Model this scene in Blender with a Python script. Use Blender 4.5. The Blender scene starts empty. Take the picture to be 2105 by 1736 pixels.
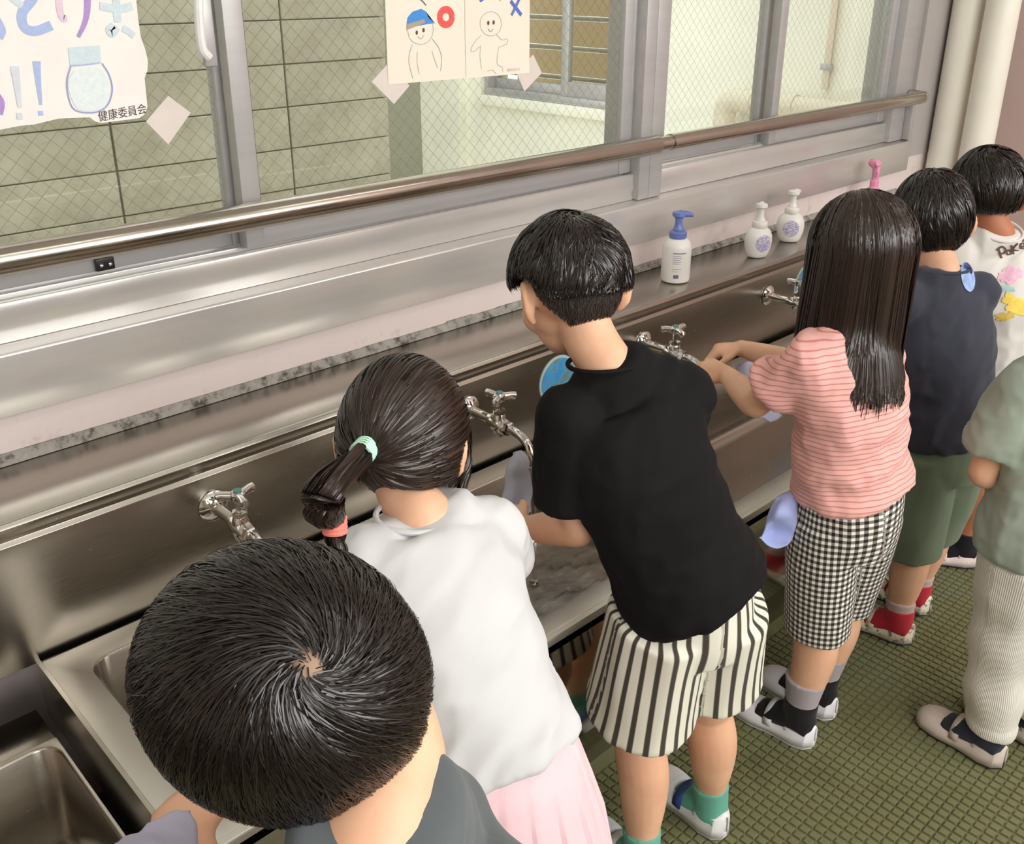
import bpy, bmesh, math, random
import numpy as np
from mathutils import Vector, Matrix, noise as mnoise
random.seed(7); np.random.seed(7)
S = bpy.context.scene
COL = S.collection
# ------------------------------------------------------------------ camera
W, H = 2105.0, 1736.0
FPX, CX, CY = 1984.4, 1050.95, 778.86
RC = np.array([[0.72428392, -0.26574446, 0.6362332],
               [-0.68949853, -0.28201111, 0.6671293],
               [0.00213892, -0.92187288, -0.38748653]])      # rows: room X (along sink), Y (towards window), Z in camera axes
cd = bpy.data.cameras.new('camera'); cam = bpy.data.objects.new('camera', cd); COL.objects.link(cam)
cd.sensor_fit = 'HORIZONTAL'; cd.sensor_width = 36.0; cd.lens = FPX / W * 36.0
cd.shift_x = (W / 2 - CX) / W; cd.shift_y = (CY - H / 2) / W
cd.clip_start = 0.02; cd.clip_end = 200
cam.matrix_world = Matrix(((RC[0, 0], -RC[0, 1], -RC[0, 2], 0), (RC[1, 0], -RC[1, 1], -RC[1, 2], 0), (RC[2, 0], -RC[2, 1], -RC[2, 2], 1.55), (0, 0, 0, 1)))
S.camera = cam
# ------------------------------------------------------------------ exposure, sky, large lights
S.view_settings.view_transform = 'Standard'; S.view_settings.look = 'None'
S.view_settings.exposure = 0.0; S.view_settings.gamma = 1.0; S.view_settings.use_curve_mapping = False
wd = bpy.data.worlds.new('sky'); S.world = wd; wd.use_nodes = True
bg = wd.node_tree.nodes['Background']; bg.inputs[0].default_value = (0.93, 0.97, 1.0, 1); bg.inputs[1].default_value = 2.7
def area(name, loc, rot, sx, sy, watts, col):
    l = bpy.data.lights.new(name, 'AREA'); l.shape = 'RECTANGLE'; l.size = sx; l.size_y = sy; l.energy = watts; l.color = col
    o = bpy.data.objects.new(name, l); o.location = loc; o.rotation_euler = rot; COL.objects.link(o); return o
area('corridor_windows', (1.6, -2.2, 2.15), (math.radians(78), 0, 0), 6.0, 0.95, 130, (1.0, 0.98, 0.96))
# ------------------------------------------------------------------ helpers
def tag(o, label=None, cat=None, group=None, kind=None):
    if label: o['label'] = label
    if cat: o['category'] = cat
    if group: o['group'] = group
    if kind: o['kind'] = kind
    return o
def empty(name, loc=(0, 0, 0), label=None, cat=None, group=None, kind=None, rz=0.0):
    o = bpy.data.objects.new(name, None); o.location = loc; o.rotation_euler = (0, 0, rz); o.empty_display_size = 0.05
    COL.objects.link(o); return tag(o, label, cat, group, kind)
def wmat(o):
    m = Matrix.LocRotScale(o.location, o.rotation_euler, o.scale)
    return m if o.parent is None else wmat(o.parent) @ o.matrix_parent_inverse @ m
def link(name, me, mat=None, parent=None, smooth=False, world=True):
    """one mesh object; vertices are given in room coordinates and become local to the parent"""
    o = bpy.data.objects.new(name, me); COL.objects.link(o)
    if mat is not None and not me.materials: me.materials.append(mat)
    if smooth: me.polygons.foreach_set('use_smooth', [True] * len(me.polygons))
    if parent is not None:
        o.parent = parent
        if world:
            o.matrix_parent_inverse = wmat(parent).inverted()
    return o
def from_arrays(V, F):
    me = bpy.data.meshes.new('m'); me.from_pydata([tuple(v) for v in V], [], [tuple(f) for f in F]); me.update(); return me
def fast_mesh(V, Q):
    """numpy verts + quads"""
    V = np.asarray(V, np.float32); Q = np.asarray(Q, np.int32); n = Q.shape[1]
    me = bpy.data.meshes.new('m'); me.vertices.add(len(V)); me.vertices.foreach_set('co', V.ravel())
    me.loops.add(Q.size); me.loops.foreach_set('vertex_index', Q.ravel())
    me.polygons.add(len(Q)); me.polygons.foreach_set('loop_start', np.arange(0, Q.size, n, dtype=np.int32))
    me.update(calc_edges=True); return me
class MB:
    """collects shapes into one mesh"""
    def __init__(s): s.V = []; s.F = []
    def add(s, V, F):
        k = len(s.V); s.V += [tuple(map(float, v)) for v in V]; s.F += [tuple(i + k for i in f) for f in F]; return s
    def box(s, x0, x1, y0, y1, z0, z1):
        return s.add([(x0, y0, z0), (x1, y0, z0), (x1, y1, z0), (x0, y1, z0), (x0, y0, z1), (x1, y0, z1), (x1, y1, z1), (x0, y1, z1)],
                     [(0, 3, 2, 1), (4, 5, 6, 7), (0, 1, 5, 4), (1, 2, 6, 5), (2, 3, 7, 6), (3, 0, 4, 7)])
    def prism(s, prof, x0, x1):
        """profile in (y,z) swept along X, closed"""
        n = len(prof)
        return s.add([(x0, y, z) for y, z in prof] + [(x1, y, z) for y, z in prof],
                     [(i, (i + 1) % n, n + (i + 1) % n, n + i) for i in range(n)] + [tuple(range(n))[::-1], tuple(range(n, 2 * n))])
    def tube(s, pts, r, n=12, cap=True):
        pts = [np.array(p, float) for p in pts]; k = len(s.V); m = len(pts)
        rr = r if hasattr(r, '__len__') else [r] * m
        up = None; V = []
        for i, p in enumerate(pts):
            t = pts[min(i + 1, m - 1)] - pts[max(i - 1, 0)]; t /= np.linalg.norm(t)
            if up is None:
                up = np.array([0, 0, 1.]) if abs(t[2]) < .9 else np.array([1., 0, 0])
            u = up - t * (up @ t); u /= np.linalg.norm(u); up = u; w = np.cross(t, u)
            V += [p + rr[i] * (math.cos(a) * u + math.sin(a) * w) for a in np.linspace(0, 2 * math.pi, n, endpoint=False)]
        F = [(i * n + j, i * n + (j + 1) % n, (i + 1) * n + (j + 1) % n, (i + 1) * n + j) for i in range(m - 1) for j in range(n)]
        if cap: F += [tuple(range(n))[::-1], tuple(range((m - 1) * n, m * n))]
        return s.add(V, F)
    def lathe(s, prof, c=(0, 0, 0), n=24, ax='z', ex=1.0, ey=1.0):
        V = []; m = len(prof)
        for r, z in prof:
            for a in np.linspace(0, 2 * math.pi, n, endpoint=False):
                x, y = r * math.cos(a) * ex, r * math.sin(a) * ey
                V.append((c[0] + x, c[1] + y, c[2] + z) if ax == 'z' else (c[0] + x, c[1] + z, c[2] + y) if ax == 'y' else (c[0] + z, c[1] + x, c[2] + y))
        F = [(i * n + j, i * n + (j + 1) % n, (i + 1) * n + (j + 1) % n, (i + 1) * n + j) for i in range(m - 1) for j in range(n)]
        F += [tuple(range(n))[::-1], tuple(range((m - 1) * n, m * n))]
        return s.add(V, F)
    def mesh(s, bevel=0.0, seg=2):
        me = from_arrays(s.V, s.F)
        bm = bmesh.new(); bm.from_mesh(me); bmesh.ops.recalc_face_normals(bm, faces=bm.faces)
        if bevel: bmesh.ops.bevel(bm, geom=[e for e in bm.edges if e.calc_face_angle(0) > 0.6], offset=bevel, segments=seg, affect='EDGES', profile=.5, clamp_overlap=True)
        bm.to_mesh(me); bm.free(); return me
    def build(s, name, mat, parent=None, bevel=0.0, smooth=False, seg=2):
        o = link(name, s.mesh(bevel, seg), mat, parent)
        if smooth or bevel: shade(o)
        return o
def shade(o, ang=0.6):
    me = o.data; me.polygons.foreach_set('use_smooth', [True] * len(me.polygons))
    me.update()
    bm = bmesh.new(); bm.from_mesh(me)
    for e in bm.edges:
        if len(e.link_faces) == 2 and e.calc_face_angle(0) > ang: e.smooth = False
    bm.to_mesh(me); bm.free()
def copy_tree(o, parent=None):
    c = o.copy(); COL.objects.link(c)
    if parent is not None: c.parent = parent
    for ch in list(o.children): copy_tree(ch, c)
    return c
def crom(P, k):
    """Catmull-Rom resample of rows of P, k sub-steps per span"""
    P = np.asarray(P, float); Q = np.vstack([2 * P[0] - P[1], P, 2 * P[-1] - P[-2]]); out = []
    for i in range(1, len(Q) - 2):
        for t in np.linspace(0, 1, k, endpoint=False):
            a, b, c, d = Q[i - 1], Q[i], Q[i + 1], Q[i + 2]
            out.append(.5 * (2 * b + (c - a) * t + (2 * a - 5 * b + 4 * c - d) * t * t + (3 * b - a - 3 * c + d) * t ** 3))
    out.append(Q[-2]); return np.array(out)
# ------------------------------------------------------------------ materials
def srgb(r, g, b):
    f = lambda c: c / 12.92 if c <= .04045 else ((c + .055) / 1.055) ** 2.4
    return (f(r / 255), f(g / 255), f(b / 255), 1)
class NT:
    def __init__(s, name):
        s.m = bpy.data.materials.new(name); s.m.use_nodes = True; s.t = s.m.node_tree; s.b = s.t.nodes['Principled BSDF']
    def n(s, typ, **kw):
        x = s.t.nodes.new(typ)
        for k, v in kw.items(): setattr(x, k, v)
        return x
    def l(s, a, b): s.t.links.new(a, b); return s
    def set(s, **kw):
        for k, v in kw.items(): s.b.inputs[k.replace('_', ' ')].default_value = v
        return s
    def coord(s, out='Object'): return s.n('ShaderNodeTexCoord').outputs[out]
    def noise(s, scale, vec=None, detail=4.0, rough=.55, stretch=None):
        x = s.n('ShaderNodeTexNoise'); x.inputs['Scale'].default_value = scale; x.inputs['Detail'].default_value = detail; x.inputs['Roughness'].default_value = rough
        v = vec if vec is not None else s.coord()
        if stretch:
            mp = s.n('ShaderNodeMapping'); mp.inputs['Scale'].default_value = stretch; s.l(v, mp.inputs[0]); v = mp.outputs[0]
        s.l(v, x.inputs['Vector']); return x.outputs['Fac']
    def ramp(s, fac, stops):
        r = s.n('ShaderNodeValToRGB'); e = r.color_ramp.elements
        while len(e) < len(stops): e.new(.5)
        for i, (p, c) in enumerate(stops): e[i].position = p; e[i].color = c
        s.l(fac, r.inputs[0]); return r.outputs[0]
    def math(s, op, a, b=None):
        x = s.n('ShaderNodeMath', operation=op)
        for i, v in enumerate((a, b)):
            if v is None: continue
            if isinstance(v, (int, float)): x.inputs[i].default_value = v
            else: s.l(v, x.inputs[i])
        return x.outputs[0]
    def mix(s, fac, a, b):
        x = s.n('ShaderNodeMix', data_type='RGBA')
        for i, v in ((0, fac), (6, a), (7, b)):
            if isinstance(v, (int, float, tuple)): x.inputs[i].default_value = v
            else: s.l(v, x.inputs[i])
        return x.outputs[2]
    def bump(s, h, strength=.3, dist=.002):
        b = s.n('ShaderNodeBump'); b.inputs['Strength'].default_value = strength; b.inputs['Distance'].default_value = dist
        s.l(h, b.inputs['Height']); s.l(b.outputs[0], s.b.inputs['Normal']); return s
def plain(name, c, rough=.5, var=.06, scale=30, metal=0.0, bump=0.0, bscale=200, coat=0.0, stretch=None, sheen=0.0, spec=None):
    m = NT(name); m.set(Roughness=rough, Metallic=metal)
    lo = tuple(max(0, x * (1 - var)) for x in c[:3]) + (1,); hi = tuple(min(1, x * (1 + var)) for x in c[:3]) + (1,)
    m.l(m.ramp(m.noise(scale, stretch=stretch), [(.3, lo), (.7, hi)]), m.b.inputs['Base Color'])
    if bump: m.bump(m.noise(bscale, detail=2), bump)
    if coat: m.set(Coat_Weight=coat)
    if sheen: m.set(Sheen_Weight=sheen)
    if spec is not None: m.b.inputs['Specular IOR Level'].default_value = spec
    return m.m
def steel(name, c, rough, stretch, var=.1, br=.12):
    m = NT(name); m.set(Metallic=1.0)
    m.l(m.ramp(m.noise(3.5, detail=6), [(.3, tuple(x * (1 - var) for x in c) + (1,)), (.7, tuple(x * (1 + var) for x in c) + (1,))]), m.b.inputs['Base Color'])
    f = m.noise(40, stretch=stretch, detail=3)
    m.l(m.ramp(f, [(.2, (rough - .03,) * 3 + (1,)), (.8, (rough + .04,) * 3 + (1,))]), m.b.inputs['Roughness'])
    m.bump(f, br, .0006); return m.m
M = {}
M['steel'] = steel('stainless_steel', (.44, .41, .36), .24, (1, 12, 12), .05, .012)
M['steel_lit_rim'] = steel('stainless_lit_rim', (.60, .57, .51), .40, (1, 12, 12), .05, .012)  # rim steel, base colour brightened to carry the reflected ceiling and wall
M['steel_front'] = steel('stainless_front', (.42, .39, .35), .10, (1, 10, 10), br=.02)
M['steel_rail'] = steel('handrail_steel', (.50, .46, .40), .20, (1, 14, 14), br=.02)
M['chrome'] = plain('chrome', (.72, .70, .67), .10, .04, 20, metal=1.0)
M['alu'] = plain('anodised_aluminium', (.47, .46, .455), .40, .05, 6, metal=.35, stretch=(1, 8, 8))
M['alu_sill'] = plain('aluminium_sill', (.62, .60, .57), .22, .04, 5, metal=.45, stretch=(1, 9, 9))
M['seal'] = plain('rubber_seal', srgb(70, 64, 60), .7)
M['black'] = plain('black_plastic', srgb(22, 22, 22), .35)
def at(u, v, ax, val):
    """photo pixel -> point of the room on the plane axis=val"""
    d = RC @ np.array([(u - CX) / FPX, (v - CY) / FPX, 1.0]); o = np.array([0, 0, 1.55]); t = (val - o[ax]) / d[ax]; return o + t * d
# ------------------------------------------------------------------ more surface materials
def wall_paint(name, c, stain=True):
    m = NT(name); m.set(Roughness=.62)
    base = m.ramp(m.noise(2.2, detail=5), [(.3, tuple(x * .93 for x in c[:3]) + (1,)), (.7, tuple(min(1, x * 1.04) for x in c[:3]) + (1,))])
    if stain:
        f = m.ramp(m.noise(16, detail=6, rough=.7), [(.60, (0, 0, 0, 1)), (.74, (1, 1, 1, 1))])
        base = m.mix(m.math('MULTIPLY', f, .35), base, srgb(120, 105, 98))
    m.l(base, m.b.inputs['Base Color']); m.bump(m.noise(60), .12, .003); return m.m
M['pink'] = wall_paint('pale_pink_paint', srgb(221, 208, 204))
M['greywall'] = wall_paint('warm_grey_paint', srgb(172, 166, 163))
M['rose'] = wall_paint('dusty_rose_paint', srgb(200, 176, 170), False)
M['cream'] = wall_paint('cream_plaster', srgb(226, 214, 198), False)
M['white_wall'] = wall_paint('white_plaster', srgb(240, 238, 222), False)
M['grey_render'] = wall_paint('grey_green_render', srgb(150, 150, 135))
M['ceiling'] = plain('ceiling_board', srgb(228, 226, 220), .8)
M['pipe_white'] = plain('white_pvc', srgb(240, 236, 222), .35, .03, 8)
M['caulk'] = NT('mildewed_caulk'); _m = M['caulk']; _m.set(Roughness=.8)
_m.l(_m.ramp(_m.noise(38, detail=6, rough=.7), [(.35, srgb(70, 66, 60)), (.5, srgb(150, 146, 138)), (.7, srgb(168, 164, 156))]), _m.b.inputs['Base Color']); M['caulk'] = _m.m
def block_mat():
    m = NT('weathered_concrete_panel'); m.set(Roughness=.85)
    f = m.noise(5, detail=8, rough=.65, stretch=(1, 1, 1)); g = m.noise(22, detail=5, stretch=(1, 1, 2.2))
    c = m.ramp(f, [(.25, srgb(156, 150, 132)), (.55, srgb(184, 179, 160)), (.8, srgb(198, 194, 178))])
    c = m.mix(m.math('MULTIPLY', m.ramp(g, [(.55, (0, 0, 0, 1)), (.8, (1, 1, 1, 1))]), .3), c, srgb(128, 122, 104))
    m.l(c, m.b.inputs['Base Color']); m.bump(g, .4, .004); return m.m
M['block'] = block_mat()
M['joint'] = plain('dark_mortar', srgb(138, 134, 118), .9)
M['rubber'] = NT('olive_rubber_mat'); _m = M['rubber']; _m.set(Roughness=.62)
_m.l(_m.ramp(_m.noise(3.0, detail=7, rough=.65), [(.28, srgb(84, 82, 56)), (.5, srgb(112, 112, 76)), (.72, srgb(116, 122, 92))]), _m.b.inputs['Base Color']); _m.bump(_m.noise(400), .15, .001); M['rubber'] = _m.m
M['floor_base'] = plain('floor_under_mat', srgb(66, 62, 34), .8, .15, 12)
def glass_mat():
    m = NT('window_glass'); t = m.t; t.nodes.remove(m.b)
    tr = m.n('ShaderNodeBsdfTransparent'); tr.inputs[0].default_value = (.93, .95, .92, 1)
    gl = m.n('ShaderNodeBsdfGlossy'); gl.inputs['Roughness'].default_value = .02
    ge = m.n('ShaderNodeNewGeometry'); ior = m.math('ADD', 1.5, m.math('MULTIPLY', ge.outputs['Backfacing'], 1 / 1.5 - 1.5))
    fr = m.n('ShaderNodeFresnel'); m.l(ior, fr.inputs[0]); mx = m.n('ShaderNodeMixShader')
    m.l(fr.outputs[0], mx.inputs[0]); m.l(tr.outputs[0], mx.inputs[1]); m.l(gl.outputs[0], mx.inputs[2])
    m.l(mx.outputs[0], t.nodes['Material Output'].inputs[0]); return m.m
M['glass'] = glass_mat()
M['wire'] = plain('glass_wire', srgb(120, 116, 100), .5, metal=.4)
M['lamp'] = NT('lamp_diffuser'); _m = M['lamp']; _m.set(Roughness=.5, Emission_Color=(1.0, .95, .89, 1), Emission_Strength=7.5); M['lamp'] = _m.m
M['lamp_body'] = plain('lamp_body', srgb(225, 225, 222), .4)
# ------------------------------------------------------------------ room shell
def struct(name, mb, mat, bevel=0.0): return tag(mb.build(name, mat, bevel=bevel), kind='structure')
X0, X1, YW = -3.2, 4.0, 1.66
fl = struct('floor', MB().box(X0, X1, -2.4, 1.9, -.10, 0.0), M['floor_base'])
tag(struct('ceiling', MB().box(X0, X1 + .1, -2.5, 1.9, 2.75, 2.85), M['ceiling']))
struct('wall_window', MB().box(X0, X1, YW, 1.86, 0, .905).box(X0, X1, YW, 1.86, 2.02, 2.75).box(X0, -1.3, YW, 1.86, .905, 2.02), M['pink'])
struct('wall_pier', MB().box(3.645, X1, YW - .005, 1.86, .905, 2.02), M['greywall'])
struct('wall_right', MB().box(X1, X1 + .1, -2.4, 1.86, 0, 2.75), M['rose'])
struct('wall_left', MB().box(X0 - .1, X0, -2.4, 1.86, 0, 2.75), M['cream'])
struct('wall_back', MB().box(X0, X1, -2.5, -2.4, 0, 1.7).box(X0, X1, -2.5, -2.4, 2.6, 2.75).box(X0, -1.6, -2.5, -2.4, 1.7, 2.6).box(X1 - .4, X1, -2.5, -2.4, 1.7, 2.6), M['cream'])
struct('trim_1', MB().prism([(1.640, .862), (1.66, .862), (1.66, .905), (1.80, .905), (1.80, .968), (1.70, .974), (1.643, .972), (1.640, .968)], -1.3, 3.645), M['alu_sill'], .002)
# floor mat: raised pads in a 21 mm grid on the olive rubber
mat_thing = empty('floor_mat', (1.6, .3, 0.0), 'olive green rubber floor mat with small square studs along the sink', 'mat')
MB().box(-.6, 3.6, -.9, 1.02, 0.0, .006).build('base_sheet', M['rubber'], mat_thing)
P = .0212; half = P * .41
def pad_shape(cx, cy):
    z0, z1, h2 = .006, .0105, half * .86
    return [(cx - half, cy - half, z0), (cx + half, cy - half, z0), (cx + half, cy + half, z0), (cx - half, cy + half, z0), (cx - h2, cy - h2, z1), (cx + h2, cy - h2, z1), (cx + h2, cy + h2, z1), (cx - h2, cy + h2, z1)]
PF = [(4, 5, 6, 7), (0, 1, 5, 4), (1, 2, 6, 5), (2, 3, 7, 6), (3, 0, 4, 7)]
near, rest = [], []
for i in range(int(4.2 / P)):
    for j in range(int(1.9 / P)):
        cx, cy = -.59 + i * P, -.89 + j * P
        if cx < .7 or cy < .0: continue
        d = RC.T @ np.array([cx, cy, -1.55]); u, v = CX + FPX * d[0] / d[2], CY + FPX * d[1] / d[2]
        if not (980 < u < 2140 and 1080 < v < 1790): continue
        (near if (v > 1640 and 1520 < u < 2110) else rest).append((cx, cy, v))
near.sort(key=lambda q: -q[2]); rest += near[300:]; near = near[:300]
me0 = from_arrays(pad_shape(0, 0), PF); me0.materials.append(M['rubber'])
for cx, cy, v in near:
    o = bpy.data.objects.new('stud', me0); COL.objects.link(o); o.parent = mat_thing; o.location = (cx - 1.6, cy - .3, 0)
mb = MB()
for cx, cy, v in rest: mb.add(pad_shape(cx, cy), PF)
tag(link('stud_field', from_arrays(mb.V, mb.F), M['rubber'], mat_thing), kind='stuff')
# ------------------------------------------------------------------ windows (sliding sashes, wired glass)
def wires(name, x0, x1, z0, z1, y, parent, sp=.031):
    mb = MB(); r = .00030
    for s in (1, -1):
        k = -(z1 - z0)
        while k < (x1 - x0):
            # line x = x0+k+t, z = z0+t (s=1) or mirrored
            t0, t1 = max(0, -k), min(z1 - z0, (x1 - x0) - k)
            if t1 - t0 > .01:
                f = (lambda t: (x0 + k + t, y, z0 + t)) if s == 1 else (lambda t: (x1 - k - t, y, z0 + t))
                mb.tube([f(t0), f(t1)], r, 4, False)
            k += sp
    return tag(mb.build(name, M['wire'], parent), kind='stuff')
def sash(par, x0, x1, y, z0, z1, wl, wr, bot, th=.030):
    y0, y1 = y - th / 2, y + th / 2
    MB().box(x0, x0 + wl, y0, y1, z0, z1).build('stile', M['alu'], par, .002)
    MB().box(x1 - wr, x1, y0, y1, z0, z1).build('stile', M['alu'], par, .002)
    MB().box(x0 + wl, x1 - wr, y0 + .002, y1 - .002, z0, z0 + bot).build('bottom_rail', M['alu'], par, .002)
    MB().box(x0 + wl, x1 - wr, y0 + .002, y1 - .002, z1 - .05, z1).build('top_rail', M['alu'], par, .002)
    gx0, gx1, gz0, gz1 = x0 + wl, x1 - wr, z0 + bot, z1 - .05
    MB().box(gx0 + .0005, gx1 - .0005, y - .003, y + .003, gz0, gz0 + .006).box(gx0 + .0005, gx0 + .006, y - .004, y + .004, gz0 + .006, gz1).build('gasket', M['seal'], par)
    p = MB().box(gx0, gx1, y - .0015, y + .0015, gz0, gz1).build('pane', M['glass'], par)
    wires('wire_mesh', gx0, gx1, gz0, min(gz1, 1.72), y - .0022, p)
def window(name, x0, x1, xm, jl, jr, sl):
    w = empty(name, (x0, 1.74, .974), kind='structure')
    zb, zt = .974, 2.02
    # stepped bottom frame with two track ribs, jambs, head
    MB().prism([(1.686, zb), (1.80, zb), (1.80, 1.03), (1.772, 1.03), (1.772, 1.046), (1.767, 1.046), (1.767, 1.03), (1.730, 1.03), (1.730, 1.046), (1.725, 1.046), (1.725, 1.032),
                (1.700, 1.032), (1.700, 1.042), (1.694, 1.045), (1.688, 1.042), (1.684, 1.010), (1.690, .992)], x0 + jl, x1 - jr).build('bottom_track', M['alu_sill'], w, .0012)
    MB().box(x0, x0 + jl, 1.668, 1.80, zb, zt).build('jamb', M['alu'], w, .003)
    MB().box(x1 - jr, x1, 1.668, 1.80, zb, zt).build('jamb', M['alu'], w, .003)
    MB().box(x1 - jr - .012, x1 - jr, 1.70, 1.79, 1.05, zt - .04).build('jamb_stop', M['alu'], w, .002)
    MB().box(x0 + jl, x1 - jr, 1.684, 1.80, zt - .045, zt).build('head', M['alu'], w, .002)
    sash(w, x0 + jl + .002, xm + .012, 1.762, 1.047, zt - .047, sl, .040, .062)
    sash(w, xm - .022, x1 - jr - .002, 1.716, 1.047, zt - .047, .040, .045, .062)
    return w
w1 = window('window_1', -1.3, 2.115, .925, .045, .045, .045)
w2 = window('window_2', 2.115, 3.645, 2.775, .055, .13, .05)
sc0 = at(216, 543, 1, 1.742); MB().box(sc0[0] - .017, sc0[0] + .017, 1.740, 1.7478, sc0[2] - .0115, sc0[2] + .0115).build('stopper', M['black'], w1, .0015)
for dx in (sc0[0] - .008, sc0[0] + .008): MB().lathe([(.0036, 0), (.0036, -.003), (.001, -.0045)], (dx, 1.740, sc0[2] - .001), 10, 'y').build('screw', M['chrome'], w1, smooth=True)
# crescent lock on the meeting stile
p = at(418, 95, 1, 1.70); MB().box(p[0] - .004, p[0] + .020, 1.690, 1.702, p[2] - .035, p[2] + .10).build('latch_body', M['alu'], w1, .003)
MB().tube(crom([(p[0] - .006, 1.682, p[2] + .10), (p[0] - .012, 1.68, p[2] + .05), (p[0] - .014, 1.678, p[2]), (p[0] - .002, 1.68, p[2] - .018)], 5), .0085, 10).build('latch_lever', M['lamp_body'], w1, smooth=True)
# ------------------------------------------------------------------ handrail along the window
hr = empty('handrail', (1.2, 1.605, 1.135), 'long brushed steel handrail running across the windows', 'handrail')
MB().tube([(-1.2, 1.605, 1.135), (2.06, 1.605, 1.135)], .0245, 24).build('thick_bar', M['steel_rail'], hr, .002)
MB().tube([(2.06, 1.605, 1.135), (2.115, 1.605, 1.135)], .0185, 24).build('joint_collar', M['steel_rail'], hr, smooth=True)
MB().tube([(2.115, 1.605, 1.135), (3.585, 1.605, 1.135)], .0215, 24).tube(crom([(3.585, 1.605, 1.135), (3.615, 1.612, 1.135), (3.628, 1.64, 1.135), (3.628, 1.665, 1.135)], 5), .0215, 24).build('thin_bar', M['steel_rail'], hr, smooth=True)
for x in (-.6, 2.085): MB().tube([(x, 1.61, 1.128), (x, 1.66, 1.115), (x, 1.70, 1.115)], .008, 10).build('bracket', M['steel_rail'], hr, smooth=True)
MB().box(3.615, 3.640, 1.64, 1.668, .976, 1.118).build('end_post', M['alu'], hr, .003)
# ------------------------------------------------------------------ white pipes in the corner
for (u, v, Y, nm) in ((1975, 115, 1.592, 'white vertical drain pipe in the corner nearer the window'), (2043, 115, 1.462, 'white vertical drain pipe in the corner nearer the corridor')):
    p = at(u, v, 1, Y); X = p[0]; t = empty('drain_pipe', (X, p[1], 0), nm, 'pipe', 'pipes in the right corner')
    MB().lathe([(.058, 0.0), (.058, 2.75)], (X, p[1], 0), 28).build('pipe', M['pipe_white'], t, smooth=True)
    for z in (.45, 1.95): MB().lathe([(.058, 0), (.064, .003), (.064, .07), (.058, .075)], (X, p[1], z), 28).build('socket', M['pipe_white'], t, smooth=True)
# ------------------------------------------------------------------ ceiling lamps of the corridor
for i, (x, y) in enumerate(((-1.3, .15), (.85, .15), (3.0, .15), (-.2, -1.5), (2.2, -1.5))):
    t = empty('ceiling_light', (x, y, 2.75), 'white fluorescent ceiling light over the corridor', 'light', 'corridor ceiling lights')
    MB().box(x - .62, x + .62, y - .09, y + .09, 2.70, 2.748).build('housing', M['lamp_body'], t, .004)
    MB().box(x - .60, x + .60, y - .07, y + .07, 2.672, 2.700).build('diffuser', M['lamp'], t, .006)
# ------------------------------------------------------------------ outside: courtyard seen through the glass
struct('ground_outside', MB().box(-6, 12, 1.9, 14, -.5, -.4), M['cream'])
bw = empty('wall_courtyard', (1.0, 3.3, -.4), kind='structure')
YB = 3.2
MB().box(-2.6, 2.36, YB + .012, YB + .3, -.4, 3.6).build('core', M['joint'], bw)
bw_me = {}
zc = [-.397 + .1495 * k for k in range(28)]
for k in range(26):
    for i in range(9):
        xa, xb = 1.262 + .658 * (i - 6) + .004, 1.262 + .658 * (i - 5) - .004
        xb = min(xb, 2.372)
        if xa > 2.3 or xa < -2.7: continue
        key = round(xb - xa, 3)
        if key not in bw_me:
            bw_me[key] = MB().box(0, xb - xa, 0, .03, 0, .1455).mesh(.0025, 1); bw_me[key].materials.append(M['block'])
        o = bpy.data.objects.new('panel', bw_me[key]); COL.objects.link(o); o.parent = bw; o.location = (xa - 1.0, YB - 3.3 + random.uniform(-.002, .002), zc[k] + .4)
struct('wall_alley', MB().box(2.5, 4.7, 5.6, 5.8, -.4, 4.5), M['grey_render'])
XW = 4.5; B = 3.0
wing = empty('wall_wing', (XW, 4, -.4), kind='structure')
ya, yb, za, zb_ = 3.62, 5.02, .80, 1.95     # opening of the far window
MB().box(XW, XW + .25, 1.95, 5.6, -.4, za).box(XW, XW + .25, 1.95, ya, za, 4.6).box(XW, XW + .25, yb, 5.6, za, 4.6).box(XW, XW + .25, ya, yb, zb_, 4.6).build('plaster', M['white_wall'], wing)
MB().box(XW - .06, XW, 5.18, 5.6, -.4, 4.6).build('pilaster', M['white_wall'], wing)
MB().box(XW - .05, XW + .02, ya, yb, za - .06, za).build('sill', M['white_wall'], wing, .004)
fw = empty('far_window', (XW + .1, 4.0, za), 'aluminium sliding window in the white wing across the courtyard', 'window')
MB().box(XW + .03, XW + .16, ya, yb, za, za + .04).build('bottom_track', M['alu'], fw, .003)
MB().box(XW + .03, XW + .16, yb - .04, yb, za + .04, zb_).build('jamb', M['alu'], fw, .003)
MB().box(XW + .05, XW + .09, 4.27, 4.33, za + .04, zb_).build('stile', M['alu'], fw, .003)
MB().box(XW + .05, XW + .09, ya, 4.27, za + .04, za + .13).build('bottom_rail', M['alu'], fw, .003)
MB().box(XW + .10, XW + .14, 4.33, yb - .04, za + .04, za + .10).build('bottom_rail', M['alu'], fw, .003)
MB().box(XW + .068, XW + .072, ya, 4.27, za + .13, zb_).build('pane', M['glass'], fw)
MB().box(XW + .118, XW + .122, 4.33, yb - .04, za + .10, zb_).build('pane', M['glass'], fw)
for z in (.93, 1.11, 1.29, 1.47): MB().tube([(XW + .22, ya, z), (XW + .22, yb, z)], .018, 12).build('guard_bar', M['chrome'], fw, smooth=True)
MB().box(XW + .9, XW + 1.0, 2.4, 5.6, .2, 2.4).build('room_behind', plain('tan_interior', srgb(176, 152, 118), .8), fw)
op = empty('outdoor_pipe', (XW - .1, 2.9, .9), 'white elbowed drain pipe on the sunny wall outside the right window', 'pipe')
p0, p1 = at(1513, 205, 0, XW - .11), at(1705, 228, 0, XW - .11)
M['pipe_out'] = plain('shaded_pvc', srgb(222, 212, 190), .5, .04, 9)  # white pipe; its shading is put into a darker, warmer base colour
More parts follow.
